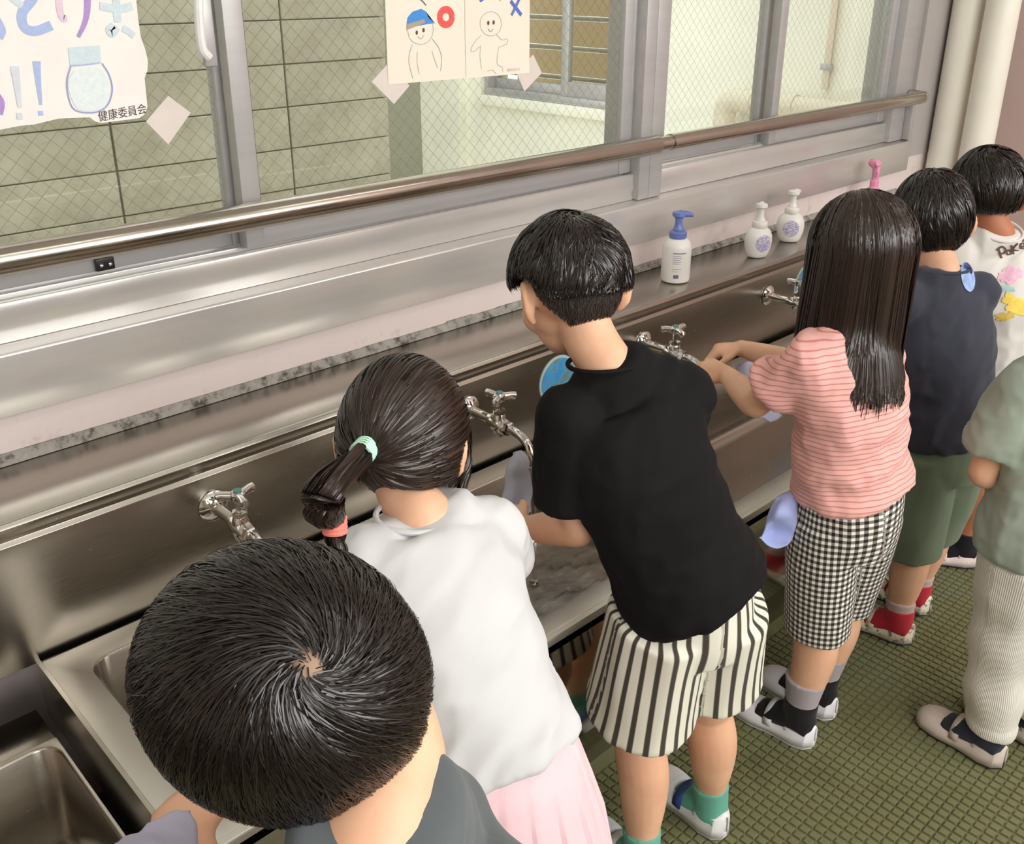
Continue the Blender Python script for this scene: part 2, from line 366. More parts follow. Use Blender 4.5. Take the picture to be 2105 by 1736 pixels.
MB().tube([(XW - .11, p0[1] - .03, p0[2]), (XW - .11, 2.05, p0[2] - .012)], .052, 20).build('run', M['pipe_out'], op, smooth=True)
MB().tube(crom([(XW - .11, p0[1] - .06, p0[2]), (XW - .11, p0[1], p0[2] - .002), (XW - .11, p0[1] + .05, p0[2] - .03), (XW - .11, p0[1] + .062, p0[2] - .09), (XW - .11, p0[1] + .062, p0[2] - .13)], 4), .058, 20).build('elbow', M['pipe_out'], op, smooth=True)
MB().tube([(XW - .11, p0[1] + .062, p0[2] - .11), (XW - .11, p0[1] + .062, -.4)], .052, 20).build('drop', M['pipe_out'], op, smooth=True)
for y in (p0[1] - .06, p0[1] - .30): MB().tube([(XW - .11, y, p0[2] - .001), (XW - .11, y - .05, p0[2] - .001)], .057, 20).build('socket', M['pipe_out'], op, smooth=True)
vp = empty('conduit', (XW - .02, 2.49, 1.03), 'thin vertical conduit on the sunny wall outside the right window', 'pipe')
MB().tube([(XW - .02, 2.49, 1.03), (XW - .02, 2.49, 4.0)], .016, 12).build('tube', M['pipe_out'], vp, smooth=True)
MB().box(XW - .04, XW - .002, 2.465, 2.515, 1.12, 1.15).build('clamp', M['alu'], vp, .002)
# ------------------------------------------------------------------ stainless sink
sk = empty('wash_sink', (1.6, 1.2, 0), 'long stainless steel hand-washing sink under the windows', 'sink')
XL, XR = -1.2, 3.62
FY, BY, RZ = .92, 1.46, .51
# backsplash with a shallow folded groove, ledge and caulk line
MB().prism([(BY, .505), (BY, .728), (BY + .006, .735), (BY + .004, .742), (BY - .004, .752), (BY - .006, .762), (BY - .001, .769), (BY + .006, .771), (YW - .003, .773), (YW - .003, .745), (BY + .03, .74), (BY + .03, .505)], XL, XR).build('backsplash', M['steel'], sk, .0008)
_c = MB(); n = 60
for i in range(n):
    xa = XL + (XR - XL) * i / n; xb = XL + (XR - XL) * (i + 1) / n
    h = .018 + .006 * mnoise.noise((i * .7, 3.1, 0)); _c.prism([(YW - .012, .7735), (YW - .0005, .7735), (YW - .0005, .7735 + h), (YW - .004, .7735 + h)], xa, xb)
_c.build('caulk_line', M['caulk'], sk)
# front apron, toe recess
MB().prism([(FY, .240), (FY + .02, .232), (FY + .02, .500), (FY + .004, .500), (FY, .495)], XL, XR).build('front_panel', M['steel_front'], sk, .001)
MB().prism([(FY + .02, .232), (FY + .10, .232), (FY + .10, .006), (FY + .115, .006), (FY + .115, .245), (FY + .02, .245)], XL, XR).build('toe_recess', M['steel'], sk)
# basins: open boxes with rounded lower corners
def basin(name, x0, x1, y0, y1, zt, zb, fl, mat):
    """rounded-rectangle rings stepping down, flange fl around the top"""
    def ring(a0, a1, b0, b1, z, r, n=6):
        pts = []
        for (cx, cy, s) in ((a1 - r, b1 - r, 0), (a0 + r, b1 - r, 1), (a0 + r, b0 + r, 2), (a1 - r, b0 + r, 3)):
            for k in range(n + 1):
                a = (s + k / n) * math.pi / 2; pts.append((cx + r * math.cos(a), cy + r * math.sin(a), z))
        return pts
    R = [ring(x0 - fl, x1 + fl, y0 - fl, y1 + fl, zt, .004), ring(x0 - .004, x1 + .004, y0 - .004, y1 + .004, zt, .036), ring(x0, x1, y0, y1, zt - .004, .034)]
    for k in range(5):
        a = k / 4 * math.pi / 2; e = .035 * (1 - math.cos(a)); R.append(ring(x0 + .004 + e, x1 - .004 - e, y0 + .004 + e, y1 - .004 - e, zb + .035 - .035 * math.sin(a), .034))
    n = len(R[0]); V = [p for r in R for p in r]
    F = [(i * n + j, i * n + (j + 1) % n, (i + 1) * n + (j + 1) % n, (i + 1) * n + j) for i in range(len(R) - 1) for j in range(n)] + [tuple(range((len(R) - 1) * n, len(R) * n))[::-1]]
    me = from_arrays(V, F); bm = bmesh.new(); bm.from_mesh(me); bmesh.ops.reverse_faces(bm, faces=bm.faces); bm.to_mesh(me); bm.free()
    me.materials.append(mat); me.materials.append(M['steel_lit_rim'])
    for p_ in me.polygons:
        if p_.index < n: p_.material_index = 1
    o = link(name, me, mat, sk); shade(o, .9); return o
basin('basin', .38, 3.55, .975, 1.395, RZ, .31, .055, M['steel'])
basin('low_basin', -1.15, .295, 1.0, 1.365, .42, .20, .008, M['steel'])
MB().box(XL, .303, 1.372, BY, .405, .421).box(XL, .303, FY + .02, .994, .405, .4215).build('low_basin_rim', M['steel'], sk, .003)
MB().prism([(FY, .478), (FY, .503), (FY + .004, .509), (FY + .012, .5105), (.921 + .014, .5105), (.921 + .014, .478)], .323, XR).build('front_lip', M['steel_lit_rim'], sk, .001)
MB().box(XL, .323, FY, .94, .40, .425).build('front_lip', M['steel_lit_rim'], sk, .003)
MB().box(.318, .3245, .935, BY, .40, .5106).build('divider_side', M['steel'], sk)
MB().box(3.606, XR, .92, BY, .02, .5105).build('end_panel', M['steel'], sk)
# drains and water
M['water'] = NT('running_water'); _m = M['water']; _m.set(Roughness=.03, Transmission_Weight=1.0, IOR=1.33); M['water'] = _m.m
for x in (.85, 1.72, 2.6): MB().lathe([(.032, 0), (.032, .003), (.026, .004), (.024, .001), (.004, .0015)], (x, 1.17, .3105), 20).build('drain', M['chrome'], sk, smooth=True)
for x in (.515, 1.1, 1.7, 2.3): MB().lathe([(.006, 0), (.006, -.002), (.003, -.0045), (.0008, -.005)], (x - .12, BY + .002, .752), 10, 'y').build('rivet', M['chrome'], sk, smooth=True)
def ripple():
    x0, x1, y0, y1, n, m = 1.0, 1.75, 1.015, 1.36, 120, 60; V = []; F = []
    for i in range(n + 1):
        for j in range(m + 1):
            x, y = x0 + (x1 - x0) * i / n, y0 + (y1 - y0) * j / m
            e = min(1, 6 * min(i / n, 1 - i / n, j / m, 1 - j / m))
            z = .3125 + e * (.004 + .0035 * mnoise.noise((x * 16, y * 40, 1.3)) + .002 * mnoise.noise((x * 50, y * 90, 4.)))
            V.append((x, y, z))
    for i in range(n):
        for j in range(m):
            a = i * (m + 1) + j; F.append((a, a + m + 1, a + m + 2, a + 1))
    return from_arrays(V, F)
wp = link('water_puddle', ripple(), M['water'], None, True); tag(wp, 'shallow rippling water on the basin floor between the white and black shirts', 'water', kind='stuff')
# ------------------------------------------------------------------ taps
M['tap_blue'] = plain('tap_index_blue', srgb(96, 140, 140), .4)
FX = [.655, 1.262, 1.865, 2.445]; FL = ['chrome tap closest to the camera, left of the ponytail', 'running chrome tap between the white shirt and the black shirt', 'chrome tap just right of the black-shirted boy', 'chrome tap in front of the long-haired girl, beside the round sticker']
FROT = [.35, -.5, .1, -.35]
def tap(x, label, rot):
    t = empty('tap', (x, BY, .668), label, 'tap', 'taps over the sink')
    y = BY; z = .668
    MB().lathe([(.030, 0), (.030, -.003), (.024, -.009), (.013, -.014), (.0125, -.02)], (x, y - .001, z), 24, 'y').build('flange', M['chrome'], t, smooth=True)
    MB().tube([(x, y - .012, z), (x, y - .075, z)], [.0115, .0105], 16).build('inlet_pipe', M['chrome'], t, smooth=True)
    MB().tube([(x, y - .070, z), (x, y - .082, z), (x, y - .10, z - .002), (x, y - .118, z - .004), (x, y - .124, z - .005)], [.0125, .0165, .019, .0165, .013], 18).lathe([(.013, -.022), (.016, -.012), (.0165, .004), (.0145, .016), (.012, .022)], (x, y - .10, z), 18).build('valve_body', M['chrome'], t, smooth=True)
    MB().lathe([(.0125, .022), (.0145, .024), (.0145, .031), (.010, .033), (.0065, .035), (.0065, .050), (.010, .053)], (x, y - .10, z), 6).build('bonnet_nut', M['chrome'], t)
    hd = MB()
    for k in range(3):
        a = rot + k * 2 * math.pi / 3; c, s = math.cos(a), math.sin(a); q = (x, y - .10, z + .060)
        hd.tube([(q[0] + c * d, q[1] + s * d, q[2] + dz) for d, dz in ((.0, 0), (.014, .001), (.026, .002), (.034, 0.0), (.038, -.002))], [.010, .0085, .0080, .0092, .004], 12)
    hd.lathe([(.011, -.008), (.0135, -.003), (.0135, .006), (.010, .010)], (x, y - .10, z + .060), 18)
    h = hd.build('handle', M['chrome'], t, smooth=True)
    MB().lathe([(.0075, .0), (.0075, .0025), (.002, .0035)], (x, y - .10, z + .070), 14).build('index_cap', M['tap_blue'], h, smooth=True)
    MB().lathe([(.0135, 0), (.0155, -.002), (.0155, -.012), (.0125, -.014)], (x, y - .120, z - .004), 6, 'y').build('spout_nut', M['chrome'], t)
    MB().tube(crom([(x, y - .128, z - .004), (x, y - .152, z - .004), (x, y - .180, z - .014), (x, y - .197, z - .040), (x, y - .201, z - .068)], 6), .0098, 16).tube([(x, y - .201, z - .064), (x, y - .2012, z - .074)], .0112, 16).build('spout', M['chrome'], t, smooth=True)
    MB().lathe([(.010, -.022), (.0085, -.030), (.002, -.032)], (x, y - .10, z), 14).build('bottom_plug', M['chrome'], t, smooth=True)
    return t
for x, l, r in zip(FX, FL, FROT): tap(x, l, r)
ws = MB().tube(crom([(FX[1], BY - .2012, .594), (FX[1], BY - .204, .54), (FX[1] + .001, BY - .206, .45), (FX[1] + .002, BY - .207, .36), (FX[1] + .004, BY - .207, .318)], 6), [.0078] + [.006] * 23 + [.012], 12).build('water_stream', M['water'], smooth=True)
tag(ws, 'thin stream of water falling from the running tap', 'water', kind='stuff')
# ------------------------------------------------------------------ round stickers on the backsplash
def sticker_mat(seed):
    m = NT('blue_sticker_print'); m.set(Roughness=.35)
    f = m.ramp(m.noise(26 + seed, detail=6, rough=.6), [(.38, srgb(70, 160, 225)), (.52, srgb(96, 176, 226)), (.60, srgb(120, 150, 130)), (.68, srgb(150, 165, 130))])
    m.l(f, m.b.inputs['Base Color']); return m.m
M['sticker_rim'] = plain('sticker_white', srgb(200, 214, 206), .4)
for k, (x, z, l) in enumerate(((1.545, .655, 'round blue sticker on the backsplash beside the black-shirted boy'), (2.655, .660, 'round blue sticker on the backsplash behind the farthest tap'))):
    t = empty('round_sticker', (x, BY, z), l, 'sticker', 'round blue stickers')
    MB().lathe([(.062, 0), (.062, -.0016), (.058, -.0018)], (x, BY - .0002, z), 40, 'y').build('backing', M['sticker_rim'], t)
    MB().lathe([(.056, 0), (.056, -.0012)], (x, BY - .0021, z), 40, 'y').build('print', sticker_mat(k * 7), t)
# ------------------------------------------------------------------ soap bottles on the ledge
M['bottle_white'] = plain('white_bottle_plastic', srgb(238, 236, 230), .3, .02, 10)
M['pump_blue'] = plain('periwinkle_pump_plastic', srgb(108, 124, 188), .35)
M['label_print'] = None
def print_mat(name, c, sc):
    m = NT(name); m.set(Roughness=.4)
    m.l(m.ramp(m.noise(sc, detail=5, stretch=(1, 1, 2.5)), [(.42, c), (.6, srgb(226, 224, 228))]), m.b.inputs['Base Color']); return m.m
M['lab_a'] = print_mat('lavender_label_print', srgb(160, 156, 205), 120)
M['ink'] = plain('label_ink', srgb(110, 108, 150), .5); M['ink_gold'] = plain('label_gold', srgb(205, 185, 130), .5)
def pump(t, x, y, z, r, mat, ang, big):
    MB().lathe([(r * .60, 0), (r * .66, .003), (r * .66, .016), (r * .60, .019), (r * .42, .021)], (x, y, z), 24).build('collar', mat, t, smooth=True)
    MB().lathe([(r * .40, .019), (r * .42, .024), (r * .30, .032), (r * .27, .050), (r * .34, .058)], (x, y, z), 20).build('pump_stem', mat, t, smooth=True)
    c, s = math.cos(ang), math.sin(ang); zt = z + .058
    MB().lathe([(r * .44, 0), (r * .52, .003), (r * .50, .012), (r * .2, .015)], (x, y, zt), 20).tube([(x, y, zt + .007), (x + c * r * .6, y + s * r * .6, zt + .008), (x + c * r * 1.05, y + s * r * 1.05, zt + .006)], [r * .30, r * .24, r * .15], 12).build('pump_head', mat, t, smooth=True)
def bottle_round(x, y, label):
    t = empty('soap_bottle', (x, y, .773), label, 'bottle', 'soap bottles on the ledge'); z = .773
    MB().lathe([(.034, 0), (.038, .003), (.0395, .010), (.0395, .088), (.0385, .098), (.034, .110), (.027, .117), (.024, .119)], (x, y, z), 36).build('bottle_body', M['bottle_white'], t, smooth=True)
    lab = MB(); rr = .0400
    def strip(a0, a1, z0, z1):
        n = 10; A = np.linspace(a0, a1, n); V = [(x + rr * math.cos(a), y + rr * math.sin(a), z + zz) for zz in (z0, z1) for a in A]
        lab.add(V, [(i, i + 1, n + i + 1, n + i) for i in range(n - 1)])
    for k, (z0, w) in enumerate(((.084, .9), (.0765, .55), (.0715, .6), (.066, .5), (.061, .55), (.056, .45))): strip(3.55, 3.55 + w, z0, z0 + (.0022 if k == 0 else .0012))
    strip(3.65, 4.0, .016, .026); lab.build('label_text', M['ink'], t)
    lab = MB(); strip(3.55, 4.15, .040, .0425); strip(3.55, 4.0, .034, .0355); lab.build('label_band', M['ink_gold'], t)
    pump(t, x, y, z + .119, .036, M['pump_blue'], 2.2 - math.pi, True)
def bottle_oval(x, y, label, rz, s=1.0):
    t = empty('soap_bottle', (x, y, .773), label, 'bottle', 'soap bottles on the ledge'); z = .773; c, sn = math.cos(rz), math.sin(rz)
    prof = [(.026, 0), (.031, .003), (.036, .014), (.041, .032), (.0425, .048), (.041, .063), (.035, .077), (.027, .085), (.022, .088)]
    n = 36; V = []; ey = .78
    for r, h in prof:
        for a in np.linspace(0, 2 * math.pi, n, endpoint=False):
            px, py = r * math.cos(a) * s, r * ey * math.sin(a) * s; V.append((x + px * c - py * sn, y + px * sn + py * c, z + h * s))
    m = len(prof); mb = MB().add(V, [(i * n + j, i * n + (j + 1) % n, (i + 1) * n + (j + 1) % n, (i + 1) * n + j) for i in range(m - 1) for j in range(n)] + [tuple(range(n))[::-1], tuple(range((m - 1) * n, m * n))])
    mb.build('bottle_body', M['bottle_white'], t, smooth=True)
    # oval printed patch following the belly
    rf = lambda h: float(np.interp(h, [q[1] for q in prof], [q[0] for q in prof])) + .0006
    V = [(0, 0)]; V = []; F = []; K = 24; Rr = 6
    for i in range(Rr + 1):
        for k in range(K):
            q = i / Rr; a = 2 * math.pi * k / K; hh = .045 + .026 * q * math.sin(a); az = -math.pi / 2 + .62 * q * math.cos(a); r = rf(hh)
            px, py = r * math.cos(az) * s, r * ey * math.sin(az) * s; V.append((x + px * c - py * sn, y + px * sn + py * c, z + hh * s))
    F = [(i * K + k, i * K + (k + 1) % K, (i + 1) * K + (k + 1) % K, (i + 1) * K + k) for i in range(Rr) for k in range(K)]
    MB().add(V, F).build('label_patch', M['lab_a'], t, smooth=True)
    pump(t, x, y, z + .087 * s, .034 * s, M['bottle_white'], rz + 1.0, False)
bottle_round(2.085, 1.536, 'white pump bottle with a periwinkle blue pump head')
bottle_oval(2.460, 1.520, 'rounded white foam soap bottle closer to the blue-pump bottle', -.45)
bottle_oval(2.690, 1.553, 'rounded white foam soap bottle closer to the pink sprayer', -.95)
M['pink_plastic'] = plain('translucent_pink_plastic', srgb(230, 150, 182), .25, .04, 20)
t = empty('spray_bottle', (3.25, 1.57, .773), 'pink trigger spray bottle at the far end of the ledge', 'bottle'); x, y, z = 3.25, 1.57, .773
MB().lathe([(.030, 0), (.034, .004), (.034, .055), (.028, .075), (.016, .088), (.013, .095)], (x, y, z), 24).build('bottle_body', M['pink_plastic'], t, smooth=True)
MB().lathe([(.015, .0), (.0155, .016), (.012, .02)], (x, y, z + .094), 20).build('collar', M['pink_plastic'], t, smooth=True)
MB().tube(crom([(x + .02, y + .03, z + .168), (x + .006, y + .008, z + .165), (x, y, z + .15), (x, y, z + .112)], 4), [.014, .015, .016, .017, .017, .016, .015, .014, .0135, .013, .0125, .012, .012], 14).tube([(x, y, z + .165), (x - .03, y - .02, z + .178)], [.013, .010], 12).build('spray_head', M['pink_plastic'], t, smooth=True)
MB().tube(crom([(x - .022, y - .015, z + .166), (x - .030, y - .02, z + .150), (x - .024, y - .016, z + .128)], 4), .0045, 10).build('trigger', M['pink_plastic'], t, smooth=True)
# ------------------------------------------------------------------ figure toolkit
V3 = lambda *a: np.array(a if len(a) > 1 else a[0], float)
def unit(v): v = np.asarray(v, float); return v / (np.linalg.norm(v) + 1e-12)
def loft(secs, k=5, n=20, power=2.0):
    """secs: (centre, side vector, half-width, half-depth) -> closed tube (V, F)"""
    A = np.array([np.concatenate([V3(c), unit(s), [rx, ry]]) for c, s, rx, ry in secs]); A = crom(A, k); m = len(A)
    V = []; C = A[:, :3]; T = np.gradient(C, axis=0)
    ang = np.linspace(0, 2 * math.pi, n, endpoint=False); ca, sa = np.cos(ang), np.sin(ang)
    if power != 2.0:
        ca = np.sign(ca) * np.abs(ca) ** (2 / power); sa = np.sign(sa) * np.abs(sa) ** (2 / power)
    for i in range(m):
        t = unit(T[i]); u = unit(A[i, 3:6] - t * (A[i, 3:6] @ t)); w = np.cross(t, u); rx, ry = max(A[i, 6], 1e-4), max(A[i, 7], 1e-4)
        V.append(C[i] + rx * ca[:, None] * u + ry * sa[:, None] * w)
    V = np.vstack(V)
    F = [(i * n + j, i * n + (j + 1) % n, (i + 1) * n + (j + 1) % n, (i + 1) * n + j) for i in range(m - 1) for j in range(n)]
    F += [tuple(range(n))[::-1], tuple(range((m - 1) * n, m * n))]
    return V, F
def ellip(c, R, rad, n=20, m=12):
    """ellipsoid; R columns are its axes"""
    V = []; 
    for i in range(m + 1):
        th = math.pi * (i + .02) / (m + .04)
        for j in range(n):
            ph = 2 * math.pi * j / n; V.append(V3(c) + R @ (V3(math.sin(th) * math.cos(ph), math.sin(th) * math.sin(ph), math.cos(th)) * rad))
    F = [(i * n + j, i * n + (j + 1) % n, (i + 1) * n + (j + 1) % n, (i + 1) * n + j) for i in range(m) for j in range(n)] + [tuple(range(n)), tuple(range(m * n, (m + 1) * n))[::-1]]
    return V, F
def fuse(shapes, voxel, smooth=4, factor=.5):
    """all shapes melted into one continuous surface"""
    mb = MB()
    for V, F in shapes: mb.add(V, F)
    me = mb.mesh(); o = bpy.data.objects.new('tmp', me); COL.objects.link(o)
    r = o.modifiers.new('r', 'REMESH'); r.mode = 'VOXEL'; r.voxel_size = voxel; r.adaptivity = 0.0
    if smooth:
        s = o.modifiers.new('s', 'SMOOTH'); s.factor = factor; s.iterations = smooth
    dg = bpy.context.evaluated_depsgraph_get(); out = bpy.data.meshes.new_from_object(o.evaluated_get(dg))
    bpy.data.objects.remove(o); bpy.data.meshes.remove(me); return out
def coords(me):
    a = np.empty(len(me.vertices) * 3, np.float32); me.vertices.foreach_get('co', a); return a.reshape(-1, 3).astype(float)
def normals(me):
    a = np.empty(len(me.vertices) * 3, np.float32); me.vertices.foreach_get('normal', a); return a.reshape(-1, 3).astype(float)
def put(me, P): me.vertices.foreach_set('co', np.asarray(P, np.float32).ravel()); me.update()
def displace(me, fn):
    P = coords(me); N = normals(me); d = np.array([fn(p) for p in P]); put(me, P + N * d[:, None])
def attr(me, name, arr):
    a = me.attributes.new(name, 'FLOAT_VECTOR', 'POINT'); arr = np.asarray(arr, np.float32)
    if arr.ndim == 1: arr = np.stack([arr, arr * 0, arr * 0], 1)
    if arr.shape[1] == 2: arr = np.hstack([arr, np.zeros((len(arr), 1), np.float32)])
    a.data.foreach_set('vector', arr.ravel())
def folds(amp, sc, axis, seed, along=.35):
    """soft cloth folds running roughly along an axis"""
    ax = unit(axis); u = unit(np.cross(ax, [.31, .52, .79])); w = np.cross(ax, u)
    def f(p):
        q = Vector(((p @ u) * sc, (p @ w) * sc, (p @ ax) * sc * along + seed)); a = mnoise.noise(q); b = mnoise.noise(q * 2.3 + Vector((5, 1, 2)))
        return amp * ((1 - 2 * abs(a)) * .8 + .35 * b - .25)
    return f
# ---- hand: palm, four unequal fingers with two knuckle bends, thumb off the side of the palm
def hand(wr, d, nrm, side, curl=.5, s=1.0, thumb=.6, spread=1.0):
    """wr wrist, d towards the knuckles, nrm out of the palm, side unit vector towards the thumb"""
    d = unit(d); nrm = unit(V3(nrm) - d * (V3(nrm) @ d)); sd = np.cross(d, nrm); sd = sd if sd @ V3(side) > 0 else -sd
    out = [loft([(wr - d * .012 * s, sd, .019 * s, .016 * s), (wr + d * .010 * s, sd, .023 * s, .0145 * s), (wr + d * .035 * s, sd, .030 * s, .014 * s), (wr + d * .055 * s, sd, .031 * s, .0125 * s), (wr + d * .063 * s, sd, .027 * s, .009 * s)], 4, 16)]
    for i, (off, ln) in enumerate(((.0225, .92), (.0078, 1.0), (-.0072, .94), (-.0215, .76))):
        b = wr + d * (.056 - .003 * abs(i - 1)) * s + sd * off * s; dirv = unit(d + sd * off * 3.0 * spread); L = [.027 * ln, .018 * ln, .015 * ln]; pts = [b - dirv * .012 * s, b]; c = curl * (1 + .12 * i)
        ax = dirv
        for q, l in enumerate(L):
            a = c * (.75, 1.0, .7)[q]; ax = unit(ax * math.cos(a) + nrm * math.sin(a)); nrm2 = nrm
            pts.append(pts[-1] + ax * l * s)
        r = [.0078, .0078, .0072, .0066, .0042]
        out.append(loft([(p, sd, r[j] * s, r[j] * s) for j, p in enumerate(pts)], 4, 12))
    b = wr + d * .016 * s + sd * .019 * s; t1 = unit(d * .75 + sd * thumb + nrm * .35); t2 = unit(d * .95 + sd * thumb * .35 + nrm * .45)
    out.append(loft([(b - t1 * .012 * s, nrm, .011 * s, .011 * s), (b + t1 * .012 * s, nrm, .0095 * s, .0095 * s), (b + t1 * .032 * s, nrm, .0082 * s, .0082 * s), (b + t1 * .032 * s + t2 * .018 * s, nrm, .0075 * s, .0075 * s), (b + t1 * .032 * s + t2 * .026 * s, nrm, .0045 * s, .0045 * s)], 4, 12))
    return out
def head_frame(fwd, up):
    y = unit(fwd); z = unit(V3(up) - y * (V3(up) @ y)); x = np.cross(y, z); return np.stack([x, y, z], 1)     # columns: right, forward, up
def head_shapes(c, R, s=1.0, ears=True):
    P = lambda x, y, z: V3(c) + R @ (V3(x, y, z) * s)
    I = R; out = [ellip(P(0, -.008, .022), I, V3(.071, .087, .082) * s, 28, 18), ellip(P(0, .022, -.018), I, V3(.063, .062, .062) * s, 24, 14), ellip(P(0, .034, -.050), I, V3(.046, .048, .046) * s, 24, 14),
                  ellip(P(.036, .048, -.032), I, V3(.026, .026, .028) * s), ellip(P(-.036, .048, -.032), I, V3(.026, .026, .028) * s),
                  ellip(P(0, .088, -.022), I, V3(.010, .010, .013) * s), ellip(P(0, .079, -.006), I, V3(.008, .010, .018) * s), ellip(P(0, .076, -.052), I, V3(.019, .011, .011) * s), ellip(P(0, .066, -.080), I, V3(.020, .018, .016) * s)]
    for sx in ((1, -1) if ears else ()):      # ears: outer shell leaning back, lobe
        out += [loft([(P(sx * .066, .006, .010), R[:, 1], .006 * s, .006 * s), (P(sx * .081, -.012, .016), R[:, 1], .0065 * s, .0060 * s), (P(sx * .087, -.025, -.004), R[:, 1], .0065 * s, .006 * s), (P(sx * .083, -.019, -.030), R[:, 1], .006 * s, .006 * s), (P(sx * .070, -.004, -.042), R[:, 1], .007 * s, .006 * s)], 4, 10),
                ellip(P(sx * .076, -.008, -.012), I, V3(.007, .019, .028) * s)]
    return out
M['skin'] = NT('child_skin'); _m = M['skin']; _m.set(Roughness=.48, Subsurface_Weight=.12, Subsurface_Scale=.004); _m.b.inputs['Subsurface Radius'].default_value = (1, .35, .2)
_m.l(_m.ramp(_m.noise(14, detail=4), [(.3, srgb(220, 168, 136)), (.7, srgb(234, 187, 154))]), _m.b.inputs['Base Color']); M['skin'] = _m.m
M['skin_tan'] = plain('tanned_skin', srgb(178, 112, 80), .5, .06, 14)
M['eye_white'] = plain('eye_white', srgb(235, 230, 226), .2); M['eye_dark'] = plain('eye_dark', srgb(30, 20, 16), .15); M['lip'] = plain('lip', srgb(196, 112, 100), .4)
def arm_shapes(sh, el, wr, s=1.0):
    sh, el, wr = map(V3, (sh, el, wr)); a = unit(np.cross(el - sh, wr - el) + V3(0, 0, 1e-3)); L = lambda p, q, t: p + (q - p) * t
    return [loft([(L(sh, el, -.06), a, .030 * s, .030 * s), (sh, a, .033 * s, .033 * s), (L(sh, el, .45), a, .034 * s, .035 * s), (L(sh, el, .85), a, .0295 * s, .030 * s), (el, a, .029 * s, .030 * s), (L(el, wr, .22), a, .0305 * s, .031 * s), (L(el, wr, .6), a, .026 * s, .027 * s), (L(el, wr, .95), a, .0195 * s, .021 * s), (L(el, wr, 1.06), a, .0185 * s, .019 * s)], 5, 18)]
def leg_shapes(hp, kn, an, fwd, s=1.0):
    hp, kn, an = map(V3, (hp, kn, an)); f = unit(fwd); sd = unit(np.cross(f, [0, 0, 1])); L = lambda p, q, t: p + (q - p) * t
    return [loft([(L(hp, kn, -.05), sd, .042 * s, .050 * s), (L(hp, kn, .25), sd, .054 * s, .060 * s), (L(hp, kn, .6), sd, .053 * s, .056 * s), (L(hp, kn, .92), sd, .044 * s, .047 * s), (kn + f * .004, sd, .043 * s, .046 * s), (L(kn, an, .28) - f * .008, sd, .045 * s, .048 * s), (L(kn, an, .55) - f * .006, sd, .040 * s, .042 * s), (L(kn, an, .85), sd, .028 * s, .031 * s), (an, sd, .027 * s, .031 * s), (an - V3(0, 0, .035), sd, .027 * s, .034 * s)], 5, 18),
            loft([(an - f * .02 - V3(0, 0, .035), sd, .024 * s, .018 * s), (an + f * .02 - V3(0, 0, .034), sd, .028 * s, .020 * s), (an + f * .07 - V3(0, 0, .045), sd, .031 * s, .014 * s), (an + f * .105 - V3(0, 0, .05), sd, .022 * s, .009 * s)], 4, 14)]
def body(root, J, s=1.0, skin='skin', arms=None, legs=True):
    """one continuous figure: head, neck, trunk, arms with hands, legs with feet"""
    R = head_frame(J['hf'], J['hu']); hs = J.get('hs', 1.0); sh = head_shapes(J['hd'], R, hs, J.get('ears', True))
    if not J.get('ears', True): sh += [ellip(V3(J['hd']) + R @ (V3(sx * .071, -.006, -.012) * hs), R, V3(.006, .016, .024) * hs) for sx in (1, -1)]
    pel, ch, nb, hd = (V3(J[k]) for k in ('pel', 'chest', 'nb', 'hd')); shm = (V3(J['shL']) + V3(J['shR'])) / 2
    sd = unit(V3(J['shR']) - V3(J['shL'])); ps = unit(J.get('ps', sd)); nk = hd - R[:, 2] * .055 * hs - R[:, 1] * .018 * hs
    sh.append(loft([(pel - V3(0, 0, .07), ps, .085 * s, .070 * s), (pel, ps, .100 * s, .078 * s), (pel * .5 + ch * .5, ps + sd, .092 * s, .070 * s), (ch, sd, .100 * s, .072 * s), (shm * .8 + ch * .2, sd, .098 * s, .062 * s), (shm * .3 + nb * .7, sd, .058 * s, .048 * s), (nb, sd, .043 * s, .044 * s), (nb * .4 + nk * .6, R[:, 0], .040 * s, .043 * s), (nk + R[:, 2] * .02, R[:, 0], .040 * s, .044 * s)], 5, 22))
    for k in 'LR':
        sh += arm_shapes(J['sh' + k], J['el' + k], J['wr' + k], s)
        hdir = J.get('hand' + k, V3(J['wr' + k]) - V3(J['el' + k])); pn = J.get('palm' + k, V3(0, 0, -1)); ts = J.get('thumb' + k, V3(0, 1, 0) if True else 0)
        sh += hand(V3(J['wr' + k]), hdir, pn, ts, J.get('curl' + k, .5), s * .98)
        f = J.get('foot' + k, V3(0, 1, 0)); hp = J.get('hip' + k, pel + ps * (.055 if k == 'R' else -.055) * s - V3(0, 0, .03))
        sh += leg_shapes(hp, J['kn' + k], J['an' + k], f, s)
    o = link('body', fuse(sh, .0053, 3), M[skin], root, True)
    P = lambda x, y, z: hd + R @ (V3(x, y, z) * hs)
    for sx in (1, -1):
        e = link('eye', from_arrays(*ellip(P(sx * .028, .0755, -.004), R, V3(.010, .006, .0065) * hs, 14, 8)), M['eye_white'], root, True)
        link('iris', from_arrays(*ellip(P(sx * .028, .0795, -.004), R, V3(.0055, .0028, .0055) * hs, 12, 8)), M['eye_dark'], e, True)
        link('eyebrow', from_arrays(*loft([(P(sx * .016, .083, .014), R[:, 2], .0018, .0012), (P(sx * .028, .0815, .018), R[:, 2], .0022, .0014), (P(sx * .042, .073, .014), R[:, 2], .0012, .001)], 4, 8)), M['eye_dark'], root, True)
    link('mouth', from_arrays(*loft([(P(-.016, .080, -.051), R[:, 2], .0012, .001), (P(0, .0865, -.052), R[:, 2], .0040, .0028), (P(.016, .080, -.051), R[:, 2], .0012, .001)], 5, 8)), M['lip'], root, True)
    return o
